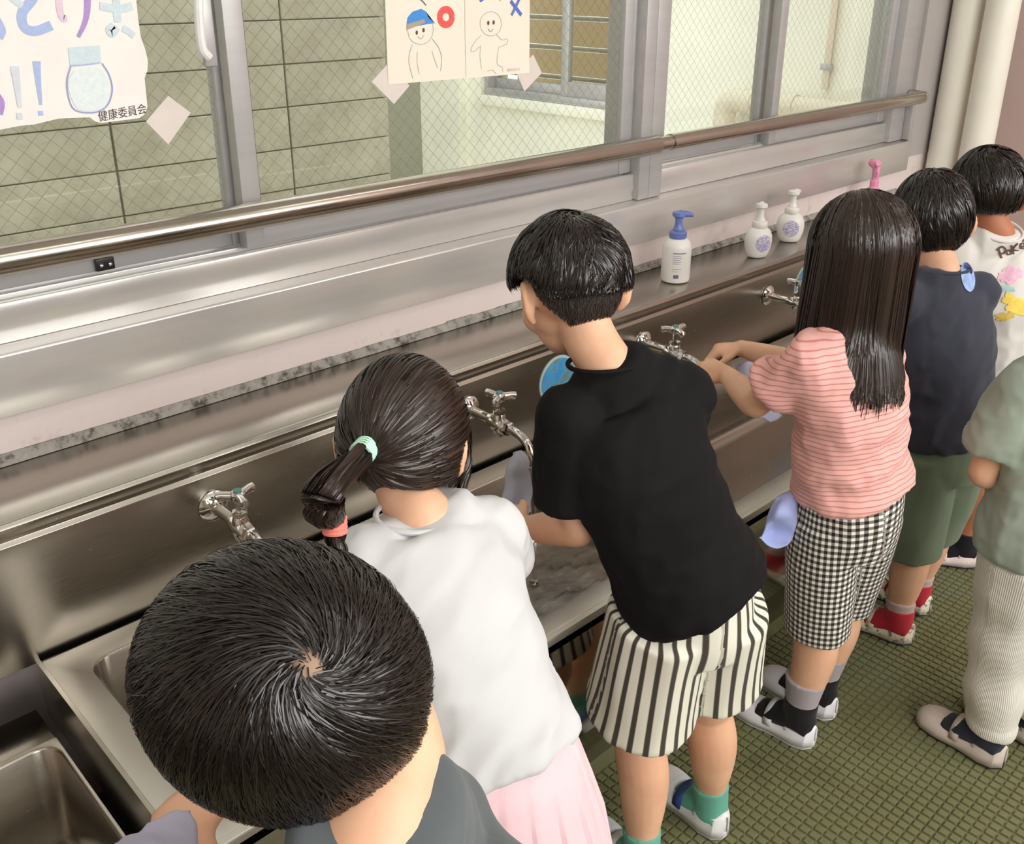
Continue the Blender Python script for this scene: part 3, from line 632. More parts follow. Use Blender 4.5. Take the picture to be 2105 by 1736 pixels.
# ---- cloth materials
def cloth(name, c, var=.08, rough=.85, weave=900, bump=.10, sheen=.15):
    m = NT(name); m.set(Roughness=rough, Sheen_Weight=sheen); m.b.inputs['Specular IOR Level'].default_value = .25
    m.l(m.ramp(m.noise(9, detail=5), [(.3, tuple(x * (1 - var) for x in c[:3]) + (1,)), (.7, tuple(min(1, x * (1 + var)) for x in c[:3]) + (1,))]), m.b.inputs['Base Color'])
    m.bump(m.noise(weave, detail=1), bump, .001); return m.m
def stripes(name, period, duty, c1, c2, axis=0, axis2=None, soft=.04, wob=0.0, c3=None):
    """printed stripes (or a gingham check) following the garment's own 'st' coordinate"""
    m = NT(name); m.set(Roughness=.85, Sheen_Weight=.1); m.b.inputs['Specular IOR Level'].default_value = .25
    a = m.n('ShaderNodeAttribute', attribute_name='st'); sp = m.n('ShaderNodeSeparateXYZ'); m.l(a.outputs['Vector'], sp.inputs[0])
    def band(k):
        v = sp.outputs[k]
        if wob: v = m.math('ADD', v, m.math('MULTIPLY', m.noise(30, detail=2), wob))
        t = m.math('FRACT', m.math('DIVIDE', v, period)); t = m.math('ABSOLUTE', m.math('SUBTRACT', t, .5))
        mr = m.n('ShaderNodeMapRange'); mr.inputs['From Min'].default_value = duty / 2 - soft; mr.inputs['From Max'].default_value = duty / 2 + soft; m.l(t, mr.inputs[0]); return mr.outputs[0]
    f = band(axis)
    if axis2 is None: col = m.mix(f, c1, c2)
    else: col = m.mix(band(axis2), m.mix(f, c1, c3), m.mix(f, c3, c2))
    m.l(col, m.b.inputs['Base Color']); m.bump(m.noise(900, detail=1), .1, .001); return m.m
def garment(name, shapes, mat, root, voxel=.006, smooth=6, fn=None, st=None, parent=None, after=2):
    me = fuse(shapes, voxel, smooth)
    if fn:
        for f in (fn if isinstance(fn, (list, tuple)) else [fn]): displace(me, f)
    if st: attr(me, 'st', st(coords(me)))
    return link(name, me, mat, parent or root, True)
def tee(root, J, mat, hem, s=1.0, slv=.62, fit=1.0, hemr=(.135, .105), neck=(.060, .052), slr=.052, fn=None, st=None, voxel=.0055, flare=1.05, collar=True, name='t_shirt', drop=0.0, backset=.012):
    pel, ch, nb = (V3(J[k]) for k in ('pel', 'chest', 'nb')); shm = (V3(J['shL']) + V3(J['shR'])) / 2; sd = unit(V3(J['shR']) - V3(J['shL'])); ps = unit(J.get('ps', sd)); hem = V3(hem)
    wst = pel * .5 + ch * .5
    tops = [(hem, ps, hemr[0] * s, hemr[1] * s), (hem * .5 + wst * .5, ps, (hemr[0] * .55 + .055) * fit * s, (hemr[1] * .55 + .042) * fit * s), (wst, ps + sd, .120 * fit * s, .092 * fit * s), (ch, sd, .122 * fit * s, .088 * fit * s), (shm * .72 + ch * .28, sd, .120 * s, .080 * s), (shm * .88 + nb * .12, sd, .112 * s, .068 * s), (shm * .45 + nb * .55, sd, .086 * s, .056 * s), (nb + (nb - shm) * .25, sd, neck[0] * s, neck[1] * s)]
    sh = [loft(tops, 5, 28)]
    for k in 'LR':
        a, e = V3(J['sh' + k]), V3(J['el' + k]); L = lambda t: a + (e - a) * t; ax = J.get('slax' + k, np.cross(e - a, sd) + V3(0, 0, 1e-4)); inn = a * .55 + shm * .45; dn = unit(ch - shm) * .008 * s; a = a + dn; inn = inn + dn
        sh.append(ellip(a - unit(e - a) * .006, np.eye(3), V3(1, 1, 1) * slr * .90 * s))
        sh.append(loft([(inn + (nb - shm) * .18, ax, .040 * s, .044 * s), (a * .92 + shm * .08, ax, slr * .92 * s, slr * .94 * s), (L(.3), ax, slr * 1.02 * s, slr * 1.02 * s), (L(slv * .75), ax, slr * flare * s, slr * flare * s), (L(slv), ax, slr * flare * 1.02 * s, slr * flare * 1.02 * s)], 5, 22))
    o = garment(name, sh, mat, root, voxel, 22, fn, st)
    if collar:
        up = unit(V3(J['hd']) - nb); c = nb + (nb - shm) * .22; n_ = 36; pts = []; w = unit(np.cross(unit(nb - shm), sd))
        for q in np.linspace(0, 2 * math.pi, n_ + 1): pts.append(c + sd * math.cos(q) * neck[0] * 1.0 * s + w * math.sin(q) * neck[1] * 1.0 * s)
        MB().tube(pts, .0038, 8, False).build('collar', mat, o, smooth=True)
    return o
def shoe(root, an, fwd, mat, sole_mat, kind='ballet', s=1.0, zf=.011, inner=None, mats=None, tilt=0.0):
    """indoor school shoe: sole, low upper with an opening, strap"""
    f = unit(V3(fwd) * V3(1, 1, 0)); sd = V3(f[1], -f[0], 0.0); z = V3(0, 0, 1); heel = V3(an) * V3(1, 1, 0) + z * zf - f * .040 * s
    if tilt: f2 = unit(f * math.cos(tilt) - z * math.sin(tilt)); z = unit(np.cross(sd, f2)); f = f2; heel = heel + V3(0, 0, 1) * .18 * s * math.sin(tilt)
    Lh = .192 * s
    tt = np.linspace(0, 1, 16); hw = np.interp(tt, [0, .05, .2, .45, .7, .88, .96, 1], [.004, .021, .029, .028, .036, .032, .020, .004]) * s
    top = np.interp(tt, [0, .06, .2, .4, .62, .8, .93, 1], [.046, .052, .046, .033, .036, .036, .028, .014]) * s
    def wall(hgt_f, off, n=9):
        V = []; F = []
        for i, t in enumerate(tt):
            c = heel + f * (t * Lh)
            for j in range(n):
                a = math.pi * j / (n - 1); V.append(c + sd * math.cos(a) * (hw[i] + off) + z * (math.sin(a) ** .6 * hgt_f(i)))
        for i in range(len(tt) - 1):
            for j in range(n - 1): F.append((i * n + j, i * n + j + 1, (i + 1) * n + j + 1, (i + 1) * n + j))
        return V, F
    so = MB(); n = len(tt); ring = [heel + f * (t * Lh * 1.01 - .001) + sd * (hw[i] + .003) for i, t in enumerate(tt)] + [heel + f * (t * Lh * 1.01 - .001) - sd * (hw[i] + .003) for i, t in reversed(list(enumerate(tt)))]
    k = len(ring); so.add(ring + [p + z * .013 * s for p in ring], [(i, (i + 1) % k, k + (i + 1) % k, k + i) for i in range(k)] + [tuple(range(k))[::-1], tuple(range(k, 2 * k))])
    o = so.build('shoe', sole_mat, root, .002); 
    # upper with a foot opening from heel to instep: build as shell of the outline minus opening
    V, F = wall(lambda i: top[i], .001, 17)
    nn = 17; keep = []
    for i in range(len(tt) - 1):
        for j in range(nn - 1):
            t = (tt[i] + tt[i + 1]) / 2; a = math.pi * (j + .5) / (nn - 1)
            op = math.sin(a) ** .6 * 1.0
            lim = .93 if t > .66 else (.86 if kind == 'ballet' else .95)
            if .05 < t < .63 and op > lim: continue
            keep.append((i * nn + j, i * nn + j + 1, (i + 1) * nn + j + 1, (i + 1) * nn + j))
    zz = [tuple(V3(v) + z * .006 * s) for v in V]
    u = MB().add(zz, keep); ou = u.build('upper', mat, o, smooth=True); sm = ou.modifiers.new('t', 'SOLIDIFY'); sm.thickness = .0035 * s; sm.offset = 1.0
    arc = [heel + f * (t * Lh) + sd * sg * (np.interp(t, tt, hw) + .0015) for t, sg in [(t, 1) for t in np.linspace(.30, .012, 8)] + [(t, -1) for t in np.linspace(.012, .30, 8)]]
    hh = [.040 + .012 * (1 - abs(i - 7.5) / 7.5) for i in range(16)]; hc_ = MB().add([p + z * .006 * s for p in arc] + [p + z * hh[i] * s + (heel + f * .04 - p) * .06 for i, p in enumerate(arc)], [(i, i + 1, 17 + i, 16 + i) for i in range(15)])
    oh = hc_.build('heel_counter', mat, o, smooth=True); sm = oh.modifiers.new('t', 'SOLIDIFY'); sm.thickness = .003 * s; sm.offset = 0
    # strap across the instep
    c = heel + f * (.50 * Lh); pts = [c + sd * math.cos(a) * (.0335 * s) + z * (.008 * s + math.sin(a) ** .6 * (V3(an)[2] - zf - .033 + .0235 * s - .008 * s)) for a in np.linspace(.10, math.pi - .10, 13)]
    st = MB(); wd_ = .010 * s; Vs = [p + f * d for d in (-wd_, wd_) for p in pts]; st.add(Vs, [(i, i + 1, 13 + i + 1, 13 + i) for i in range(12)])
    os_ = st.build('strap', mats or mat, o, smooth=True); sm = os_.modifiers.new('t', 'SOLIDIFY'); sm.thickness = .003 * s; sm.offset = 0
    return o
def sock(root, kn, an, fwd, mat, top=.5, s=1.0, name='sock'):
    kn, an = V3(kn), V3(an); f = unit(fwd); sd = unit(np.cross(f, [0, 0, 1])); L = lambda t: kn + (an - kn) * t
    r = lambda t: np.interp(t, [0, .3, .55, .85, 1], [.045, .047, .043, .031, .030]) * s
    secs = [(L(t), sd, r(t) + .0025, r(t) + .004) for t in np.linspace(top, 1, 4)] + [(an - V3(0, 0, .030), sd, .032 * s, .038 * s)]
    g = [loft(secs, 4, 18), loft([(an - f * .030 - V3(0, 0, .030), sd, .026 * s, .022 * s), (an + f * .02 - V3(0, 0, .024), sd, .0295 * s, .030 * s), (an + f * .055 - V3(0, 0, .033), sd, .0315 * s, .021 * s), (an + f * .09 - V3(0, 0, .040), sd, .030 * s, .013 * s)], 4, 16)]
    return garment(name, g, mat, root, .004, 3)
def leg_st(J, ps):
    """garment coordinate: arc length round the nearer leg (s) and height (t)"""
    pel = V3(J['pel'])
    def f(P):
        out = np.zeros((len(P), 2)); ref = unit(np.cross([0, 0, 1], ps))
        best = np.full(len(P), 9.)
        for k, sgn in (('L', -1), ('R', 1)):
            a = pel + V3(ps) * .055 * sgn; b = V3(J['kn' + k]); ax = unit(b - a); r = P - a; t = r @ ax; q = r - t[:, None] * ax; d = np.linalg.norm(q, axis=1)
            u = unit(V3(ps) - ax * (V3(ps) @ ax)); w = np.cross(ax, u); ang = np.arctan2(q @ w, q @ u); m = d < best; best[m] = d[m]
            out[m, 0] = ang[m] * .080 + sgn * .01; out[m, 1] = t[m]
        return out
    return f
def spine_st(J):
    a = V3(J['pel']); b = V3(J['nb']); ax = unit(b - a)
    return lambda P: np.stack([(P - a) @ ax, (P - a) @ unit(V3(J['shR']) - V3(J['shL']))], 1)
def shorts(root, J, mat, endL, endR, rleg=(.080, .082), rhip=(.118, .100), top=.06, fn=None, st=None, name='shorts', voxel=.0055, flare=1.0, smooth=6, mids=None):
    pel = V3(J['pel']); ps = unit(J.get('ps', V3(1, 0, 0))); up = unit(V3(J['chest']) - pel); sh = [loft([(pel + up * (top + .02), ps, rhip[0] * .92, rhip[1] * .92), (pel + up * .02, ps, rhip[0], rhip[1]), (pel - V3(0, 0, .05), ps, rhip[0] * 1.02, rhip[1]), (pel - V3(0, 0, .10), ps, rhip[0] * .9, rhip[1] * .9)], 5, 28)]
    for k, e, sg in (('L', endL, -1), ('R', endR, 1)):
        a = pel + ps * .056 * sg - V3(0, 0, .03); e = V3(e); d = e - a
        secs = [(a, ps, rleg[0] * .9, rleg[1] * 1.05), (a + d * .4, ps, rleg[0], rleg[1] * 1.02), (a + d * .8, ps, rleg[0] * (.5 + .5 * flare), rleg[1] * (.5 + .5 * flare)), (e, ps, rleg[0] * flare, rleg[1] * flare)]
        if mids: secs = mids(k, a, e, secs)
        sh.append(loft(secs, 5, 26))
    return garment(name, sh, mat, root, voxel, smooth, fn, st)
def flat_text(body, size, origin, right, up, mat, parent, name, bold=0.0):
    cu = bpy.data.curves.new('t', 'FONT'); cu.body = body; cu.size = size; cu.offset = bold; cu.resolution_u = 3
    o = bpy.data.objects.new('t', cu); COL.objects.link(o); dg = bpy.context.evaluated_depsgraph_get(); me = bpy.data.meshes.new_from_object(o.evaluated_get(dg)); bpy.data.objects.remove(o)
    P = coords(me); put(me, V3(origin) + P[:, :1] * V3(right) + P[:, 1:2] * V3(up)); return link(name, me, mat, parent)

from mathutils.bvhtree import BVHTree
def print_on(name, target, pts, faces, mat, off=.0018):
    """flat print lying on a garment: outline points (photo pixels) dropped onto the cloth"""
    me = target.data; P = coords(me); bv = BVHTree.FromPolygons([Vector(p) for p in P], [tuple(q.vertices) for q in me.polygons]); o = Vector((0, 0, 1.55)); V = []; last = None
    for u, v in pts:
        dr = Vector(RC @ np.array([(u - CX) / FPX, (v - CY) / FPX, 1.0])).normalized(); h = bv.ray_cast(o, dr)
        if h[0] is not None: last = (h[0] + h[1] * off, (h[0] - o).length)
        elif last: last = (o + dr * last[1], last[1])
        V.append(tuple(last[0]) if last else (0, 0, 0))
    return link(name, from_arrays(V, faces), mat, target, True)
def disc_pts(cx, cy, rx, ry, rot=0.0, K=28, rings=6, wob=0.0, seed=0.0):
    pts = [(cx, cy)]
    for i in range(1, rings + 1):
        for q in range(K):
            a = 2 * math.pi * q / K; w = i / rings * (1 + wob * mnoise.noise((math.cos(a) * 2.2 + seed, math.sin(a) * 2.2, seed))); x, y = rx * w * math.cos(a), ry * w * math.sin(a); pts.append((cx + x * math.cos(rot) - y * math.sin(rot), cy + x * math.sin(rot) + y * math.cos(rot)))
    F = [(0, 1 + q, 1 + (q + 1) % K) for q in range(K)] + [(1 + i * K + q, 1 + (i + 1) * K + q, 1 + (i + 1) * K + (q + 1) % K, 1 + i * K + (q + 1) % K) for i in range(rings - 1) for q in range(K)]
    return pts, F
def pen_pts(line, w):
    """thick pen line in photo pixels"""
    L = crom(np.array(line, float), 6) if len(line) > 2 else np.array([np.array(line[0]) + (np.array(line[1]) - np.array(line[0])) * t for t in np.linspace(0, 1, 6)], float)
    T = np.gradient(L, axis=0); T /= np.linalg.norm(T, axis=1, keepdims=True) + 1e-9; N = np.stack([-T[:, 1], T[:, 0]], 1) * w / 2; m = len(L)
    return [tuple(p) for p in np.vstack([L + N, L - N])], [(i, i + 1, m + i + 1, m + i) for i in range(m - 1)]
# ------------------------------------------------------------------ hair
def hair_mat(name, c, c2, rough=.32):
    m = NT(name); m.set(Roughness=rough); m.b.inputs['Specular IOR Level'].default_value = .55
    a = m.n('ShaderNodeAttribute', attribute_name='hv'); sp = m.n('ShaderNodeSeparateXYZ'); m.l(a.outputs['Vector'], sp.inputs[0])
    m.l(m.mix(sp.outputs[0], c, c2), m.b.inputs['Base Color']); return m.m
M['hair_black'] = hair_mat('black_hair', srgb(20, 16, 14), srgb(40, 31, 27), .27)
M['hair_brown'] = hair_mat('dark_brown_hair', srgb(28, 20, 16), srgb(54, 39, 31), .30)
M['hair_short'] = hair_mat('cropped_hair', srgb(38, 32, 28), srgb(66, 56, 48), .6)
def ribbons(P, N, w, hv):
    """P (n,m,3) strand points, N (n,m,3) facing, w (n,m) half widths -> verts, quads, value"""
    n, m, _ = P.shape; T = np.gradient(P, axis=1); T /= np.linalg.norm(T, axis=2, keepdims=True) + 1e-9
    S = np.cross(T, N); S /= np.linalg.norm(S, axis=2, keepdims=True) + 1e-9
    V = np.stack([P - S * w[..., None], P + S * w[..., None]], 2).reshape(-1, 3)
    i = np.arange(n)[:, None] * m * 2 + np.arange(m - 1)[None, :] * 2
    Q = np.stack([i, i + 1, i + 3, i + 2], -1).reshape(-1, 4); return V, Q, np.repeat(hv, m * 2)
def hair_mesh(parts):
    V = []; Q = []; H = []; k = 0
    for v, q, h in parts: V.append(v); Q.append(q + k); H.append(h); k += len(v)
    me = fast_mesh(np.vstack(V), np.vstack(Q)); attr(me, 'hv', np.concatenate(H)); return me
def line_fn(ks, vs): return lambda fy: np.interp(fy, ks, vs)
def rand_dirs(n, rng):
    v = rng.normal(size=(n, 3)); return v / np.linalg.norm(v, axis=1, keepdims=True)
def fyz(d): return d[:, 1] / (np.hypot(d[:, 0], d[:, 1]) + 1e-9)
def cap_part(c, R, h0, rad, line, skull=.80, f=.955, nz=40, na=64):
    """solid under-layer of the hair: ellipsoid that dives inside the skull outside the hairline"""
    th = np.linspace(.01, math.pi - .01, nz); ph = np.linspace(0, 2 * math.pi, na, endpoint=False)
    d = np.stack([np.outer(np.sin(th), np.cos(ph)), np.outer(np.sin(th), np.sin(ph)), np.outer(np.cos(th), np.ones(na))], -1).reshape(-1, 3)
    t = np.clip((d[:, 2] - line(fyz(d))) / .10, 0, 1); t = t * t * (3 - 2 * t); s = skull + (f - skull) * t
    V = V3(c) + (h0 + d * rad * s[:, None]) @ R.T
    i = np.arange(nz - 1)[:, None] * na; j = np.arange(na)[None, :]; Q = np.stack([i + j, i + na + j, i + na + (j + 1) % na, i + (j + 1) % na], -1).reshape(-1, 4)
    return V, Q, np.full(len(V), .15)
def short_hair(root, c, R, rad, line, whorl, n=7000, L=(.045, .085), swirl=.7, mat='hair_black', seed=1, h0=(0, -.006, .020), over=.10, w=.0011, grav=.35, m=8, lift=.05, fringe=0.0, clump=.0, capf=.95):
    rng = np.random.default_rng(seed); rad = V3(rad); h0 = V3(h0); wv = unit(whorl); d = rand_dirs(n * 3, rng); d = d[d[:, 2] > line(fyz(d))][:n]; n = len(d)
    g = R.T @ V3(0, 0, -1); ln = rng.uniform(L[0], L[1], n); step = ln / (m - 1) / rad.mean(); P = np.zeros((n, m, 3)); Nn = np.zeros((n, m, 3)); hgt = rng.uniform(.955, 1.0, n); ph = rng.normal(size=n) * .22
    if clump:      # locks: neighbouring strands share a bend
        cl = rand_dirs(90, rng); near = np.argmax(d @ cl.T, 1); cb = rng.normal(size=90) * clump; ph = ph * .6 + cb[near]; hgt = hgt + (rng.normal(size=90) * .010)[near]; ln *= 1 + (rng.normal(size=90) * .12)[near]
    for k in range(m):
        cs = np.clip(d @ wv, -1, 1); sn = np.sqrt(1 - cs ** 2) + 1e-3; et = (d * cs[:, None] - wv) / sn[:, None]; ep = np.cross(wv, d) / sn[:, None]
        q = hgt + lift * np.sin(math.pi * k / (m - 1)) * .4 + .012 * (k / (m - 1)) ** 2
        P[:, k] = h0 + d * rad * q[:, None]; Nn[:, k] = d / rad
        a = swirl * np.exp(-np.arccos(cs) * 1.1) + ph; v = et * np.cos(a)[:, None] + ep * np.sin(a)[:, None]
        gt = g - d * (d @ g)[:, None]; v = v + gt * grav * (1 - cs[:, None]) * .5
        v /= np.linalg.norm(v, axis=1, keepdims=True); nd = d + v * step[:, None]; nd /= np.linalg.norm(nd, axis=1, keepdims=True)
        stop = nd[:, 2] < line(fyz(nd)) - over * (.6 + .8 * rng.random(n)) - fringe * np.clip(fyz(nd), 0, 1); nd[stop] = d[stop] + v[stop] * step[stop, None] * .15
        d = nd / np.linalg.norm(nd, axis=1, keepdims=True)
    Nn /= np.linalg.norm(Nn, axis=2, keepdims=True); T = np.gradient(P, axis=1); T /= np.linalg.norm(T, axis=2, keepdims=True) + 1e-9
    tilt = rng.normal(size=n)[:, None, None] * .38; Nn = Nn + np.cross(T, Nn) * tilt
    W_ = np.linspace(1, .25, m)[None, :] * w * rng.uniform(.6, 1.3, n)[:, None]
    Pw = V3(c) + P @ R.T; Nw = Nn @ R.T
    me = hair_mesh([cap_part(c, R, h0, rad, line, f=capf), ribbons(Pw, Nw, W_, rng.random(n))])
    return link('hair', me, M[mat], root, True)
def long_hair(root, c, R, rad, line, part, n=6000, bottom=.80, mat='hair_brown', seed=3, h0=(0, -.006, .020), collide=None, w=.0013, m=26, total=.40):
    """straight hair: follows the skull from the parting, then hangs"""
    rng = np.random.default_rng(seed); rad = V3(rad); h0 = V3(h0); wv = unit(part); d = rand_dirs(n * 3, rng); d = d[(d[:, 2] > np.maximum(line(fyz(d)), -.15))][:n]; n = len(d); g = V3(0, 0, -1)
    cl = rand_dirs(60, rng); near = np.argmax(d @ cl.T, 1); cb = rng.normal(size=(60, 3)) * .05
    cut = bottom + rng.normal(size=n) * .010 + (rng.normal(size=60) * .012)[near]; pos = None; P = np.zeros((n, m, 3)); N = np.zeros((n, m, 3)); hgt = rng.uniform(.95, 1.0, n); free = np.zeros(n, bool); hs = total * rng.uniform(.9, 1.05, n) / (m - 1); lim = .16 + rng.normal(size=n) * .07; vel = None
    for k in range(m):
        loc = h0 + d * rad * hgt[:, None]; wpos = V3(c) + loc @ R.T
        if pos is None: pos = wpos.copy()
        pos[~free] = wpos[~free]; nn = (d / rad) @ R.T; nn /= np.linalg.norm(nn, axis=1, keepdims=True)
        if k: nn[free] = N[free, k - 1]
        P[:, k] = pos; N[:, k] = nn
        cs = np.clip(d @ wv, -1, 1); sn = np.sqrt(1 - cs ** 2) + 1e-3; et = (d * cs[:, None] - wv) / sn[:, None]; gl = R.T @ g; gt = gl - d * (d @ gl)[:, None]
        v = et * .45 + gt * 1.1 + cb[near] * .6; v -= d * np.sum(v * d, 1)[:, None]; v /= np.linalg.norm(v, axis=1, keepdims=True); nd = d + v * (hs / rad.mean())[:, None]; nd /= np.linalg.norm(nd, axis=1, keepdims=True)
        vw = v @ R.T; upz = (nd @ R.T)[:, 2]; newfree = ~free & (upz < lim)
        d = np.where(free[:, None], d, nd); free |= newfree
        if vel is None: vel = np.tile(g, (n, 1)).astype(float) + cb[near] * .5
        fr = free & ~newfree & (pos[:, 2] > cut); pos[fr] = pos[fr] + (vel[fr] / np.linalg.norm(vel[fr], axis=1, keepdims=True)) * hs[fr, None]
        pos[newfree] = (V3(c) + (h0 + d * rad * hgt[:, None]) @ R.T)[newfree]
        if collide is not None: pos[free] = collide(pos[free])
    T = np.gradient(P, axis=1); T /= np.linalg.norm(T, axis=2, keepdims=True) + 1e-9; N = N + np.cross(T, N) * (rng.normal(size=n) * .30)[:, None, None]
    W_ = np.linspace(1.1, .5, m)[None, :] * w * rng.uniform(.6, 1.3, n)[:, None]
    me = hair_mesh([cap_part(c, R, h0, rad, line), ribbons(P, N, W_, rng.random(n))]); return link('hair', me, M[mat], root, True)
def pony_hair(root, c, R, rad, line, tie, n=6000, mat='hair_brown', seed=5, h0=(0, -.006, .020), w=.0011, m=14):
    rng = np.random.default_rng(seed); rad = V3(rad); h0 = V3(h0); td = unit(tie); d = rand_dirs(n * 3, rng); d = d[d[:, 2] > line(fyz(d))][:n]; n = len(d); P = np.zeros((n, m, 3)); N = np.zeros((n, m, 3)); hgt = rng.uniform(.95, 1.0, n)
    cs = np.clip(d @ td, -.98, .999); om = np.arccos(cs); bow = rng.normal(size=n) * .05 + .10; side = np.cross(d, td); side /= np.linalg.norm(side, axis=1, keepdims=True) + 1e-9
    gl = R.T @ V3(0, 0, -1)
    for k in range(m):
        t = (k / (m - 1)) * np.minimum(1, .30 / om + .35) if k else np.zeros(n); q = (np.sin((1 - t) * om) / np.sin(om))[:, None] * d + (np.sin(t * om) / np.sin(om))[:, None] * td
        q = q + gl * (np.sin(math.pi * t) * bow * om)[:, None] * .45; q /= np.linalg.norm(q, axis=1, keepdims=True); P[:, k] = h0 + q * rad * (hgt * (1 + .03 * np.sin(math.pi * t)))[:, None]; N[:, k] = q / rad
    N /= np.linalg.norm(N, axis=2, keepdims=True); T = np.gradient(P, axis=1); T /= np.linalg.norm(T, axis=2, keepdims=True) + 1e-9; N = N + np.cross(T, N) * (rng.normal(size=n) * .33)[:, None, None]
    W_ = np.linspace(.9, .7, m)[None, :] * w * rng.uniform(.6, 1.3, n)[:, None]
    me = hair_mesh([cap_part(c, R, h0, rad, line), ribbons(V3(c) + P @ R.T, N @ R.T, W_, rng.random(n))]); return link('hair', me, M[mat], root, True)
def tail(root, path, radii, n=1500, mat='hair_brown', seed=9, w=.0011, name='ponytail', wav=.006, fan=0.0):
    """bundle of strands following a path"""
    rng = np.random.default_rng(seed); C = crom(path, 6); r = crom(np.array(radii)[:, None], 6)[:, 0]; m = len(C); T = np.gradient(C, axis=0); T /= np.linalg.norm(T, axis=1, keepdims=True); u = np.cross(T, V3(.3, .2, .93)); u /= np.linalg.norm(u, axis=1, keepdims=True); v = np.cross(T, u)
    a = rng.uniform(0, 2 * math.pi, n); q = np.sqrt(rng.random(n)) * .95 + .05; a2 = a[:, None] + rng.normal(size=n)[:, None] * .8 * np.linspace(0, 1, m)[None, :]
    ph = rng.uniform(0, 6.28, 9)[(a / 6.2832 * 8.99).astype(int)]; wv = wav * np.sin(np.linspace(0, 9, m)[None, :] + ph[:, None])
    rr = r[None, :] * q[:, None] + wv * q[:, None]
    off = np.cos(a2)[..., None] * u[None] + np.sin(a2)[..., None] * v[None]; P = C[None] + off * rr[..., None]; N = off + rng.normal(size=(n, 1, 3)) * .3
    W_ = np.linspace(1, .5, m)[None, :] * w * rng.uniform(.6, 1.3, n)[:, None]
    core = loft([(p, u[i * 6] if i * 6 < m else u[-1], max(x * .72, .001), max(x * .72, .001)) for i, (p, x) in enumerate(zip(path, radii))], 5, 14)
    cv = np.array(core[0]); cq = np.array([f for f in core[1] if len(f) == 4])
    me = hair_mesh([(cv, cq, np.full(len(cv), .1)), ribbons(P, N, W_, rng.random(n))]); return link(name, me, M[mat], root, True)
# ------------------------------------------------------------------ the children
LINE_BOWL = line_fn([-1, -.6, -.2, .2, .55, 1], [-.62, -.55, -.30, -.12, .10, .22])
# ---------- boy with the striped shorts and black T-shirt
def boy_black():
    r = empty('person', (1.17, .75, 0), 'child in a black T-shirt and black-and-cream striped shorts leaning over the sink', 'person', 'children at the sink')
    J = dict(pel=(1.105, .740, .635), chest=(1.045, .80, .85), nb=(1.035, .872, 1.000), hd=(1.045, .965, 1.103), hf=(.30, .88, -.36), hu=(.12, .34, .93), hs=1.02, shL=(.965, .890, .935), shR=(1.155, .825, .940), elL=(.980, .872, .748), wrL=(.990, 1.008, .680), elR=(1.20, .93, .77), wrR=(1.20, 1.09, .70), ps=(.93, -.36, 0),
             knL=(1.080, .805, .315), knR=(1.222, .760, .315), anL=(1.062, .765, .075), anR=(1.252, .750, .075), footL=(.05, 1, 0), footR=(.12, 1, 0), handL=(.12, .98, -.1), palmL=(.6, -.3, -.6), thumbL=(0, .2, 1), handR=(.2, .9, -.35), curlL=.6)
    body(r, J, 1.0); R = head_frame(J['hf'], J['hu'])
    short_hair(r, J['hd'], R, V3(.090, .106, .098), line_fn([-1, -.6, -.25, .0, .25, .55, 1], [-.22, -.16, .22, .28, .10, .10, .18]), (.12, -.42, .90), 10500, (.05, .085), .8, 'hair_black', 11, over=.13, clump=.34, w=.0010, lift=.09)
    short_hair(r, J['hd'], R, V3(.0785, .0965, .0935), line_fn([-1, -.75, -.35, -.1, .3, 1], [-.92, -.84, -.40, .1, .5, .6]), (.0, -.2, .98), 14000, (.008, .013), .1, 'hair_short', 12, over=.02, w=.0008, m=4, lift=0, capf=.88, grav=.2).name = 'nape_hair'
    blk = cloth('black_cotton', srgb(11, 11, 12), .05, sheen=.0)
    tee(r, J, blk, (1.112, .738, .635), 1.0, .72, .96, (.126, .112), (.058, .050), .058, [folds(.006, 13, (.3, .2, 1), 1.), folds(.004, 22, (1, .2, .3), 4.)], flare=1.08)
    st = stripes('striped_cotton', .0205, .36, srgb(66, 62, 52), srgb(226, 224, 208), 0)
    shorts(r, J, st, (1.066, .795, .385), (1.196, .755, .420), (.082, .088), (.104, .090), fn=[folds(.007, 11, (0, 0, 1), 2., .25)], st=leg_st(J, unit(V3(.93, -.36, 0))), flare=1.16)
    mint = cloth('mint_sock', srgb(100, 170, 150)); wh = plain('white_canvas', srgb(222, 222, 222), .6, .03, 40); gr = plain('grey_white_rubber', srgb(200, 200, 198), .5)
    for k in 'LR':
        sock(r, J['kn' + k], J['an' + k], J['foot' + k], mint, .80); shoe(r, J['an' + k], J['foot' + k], wh, gr, 'ballet', 1.02, mats=plain('navy_trim', srgb(48, 70, 130), .5) if k == 'R' else wh)
    return r
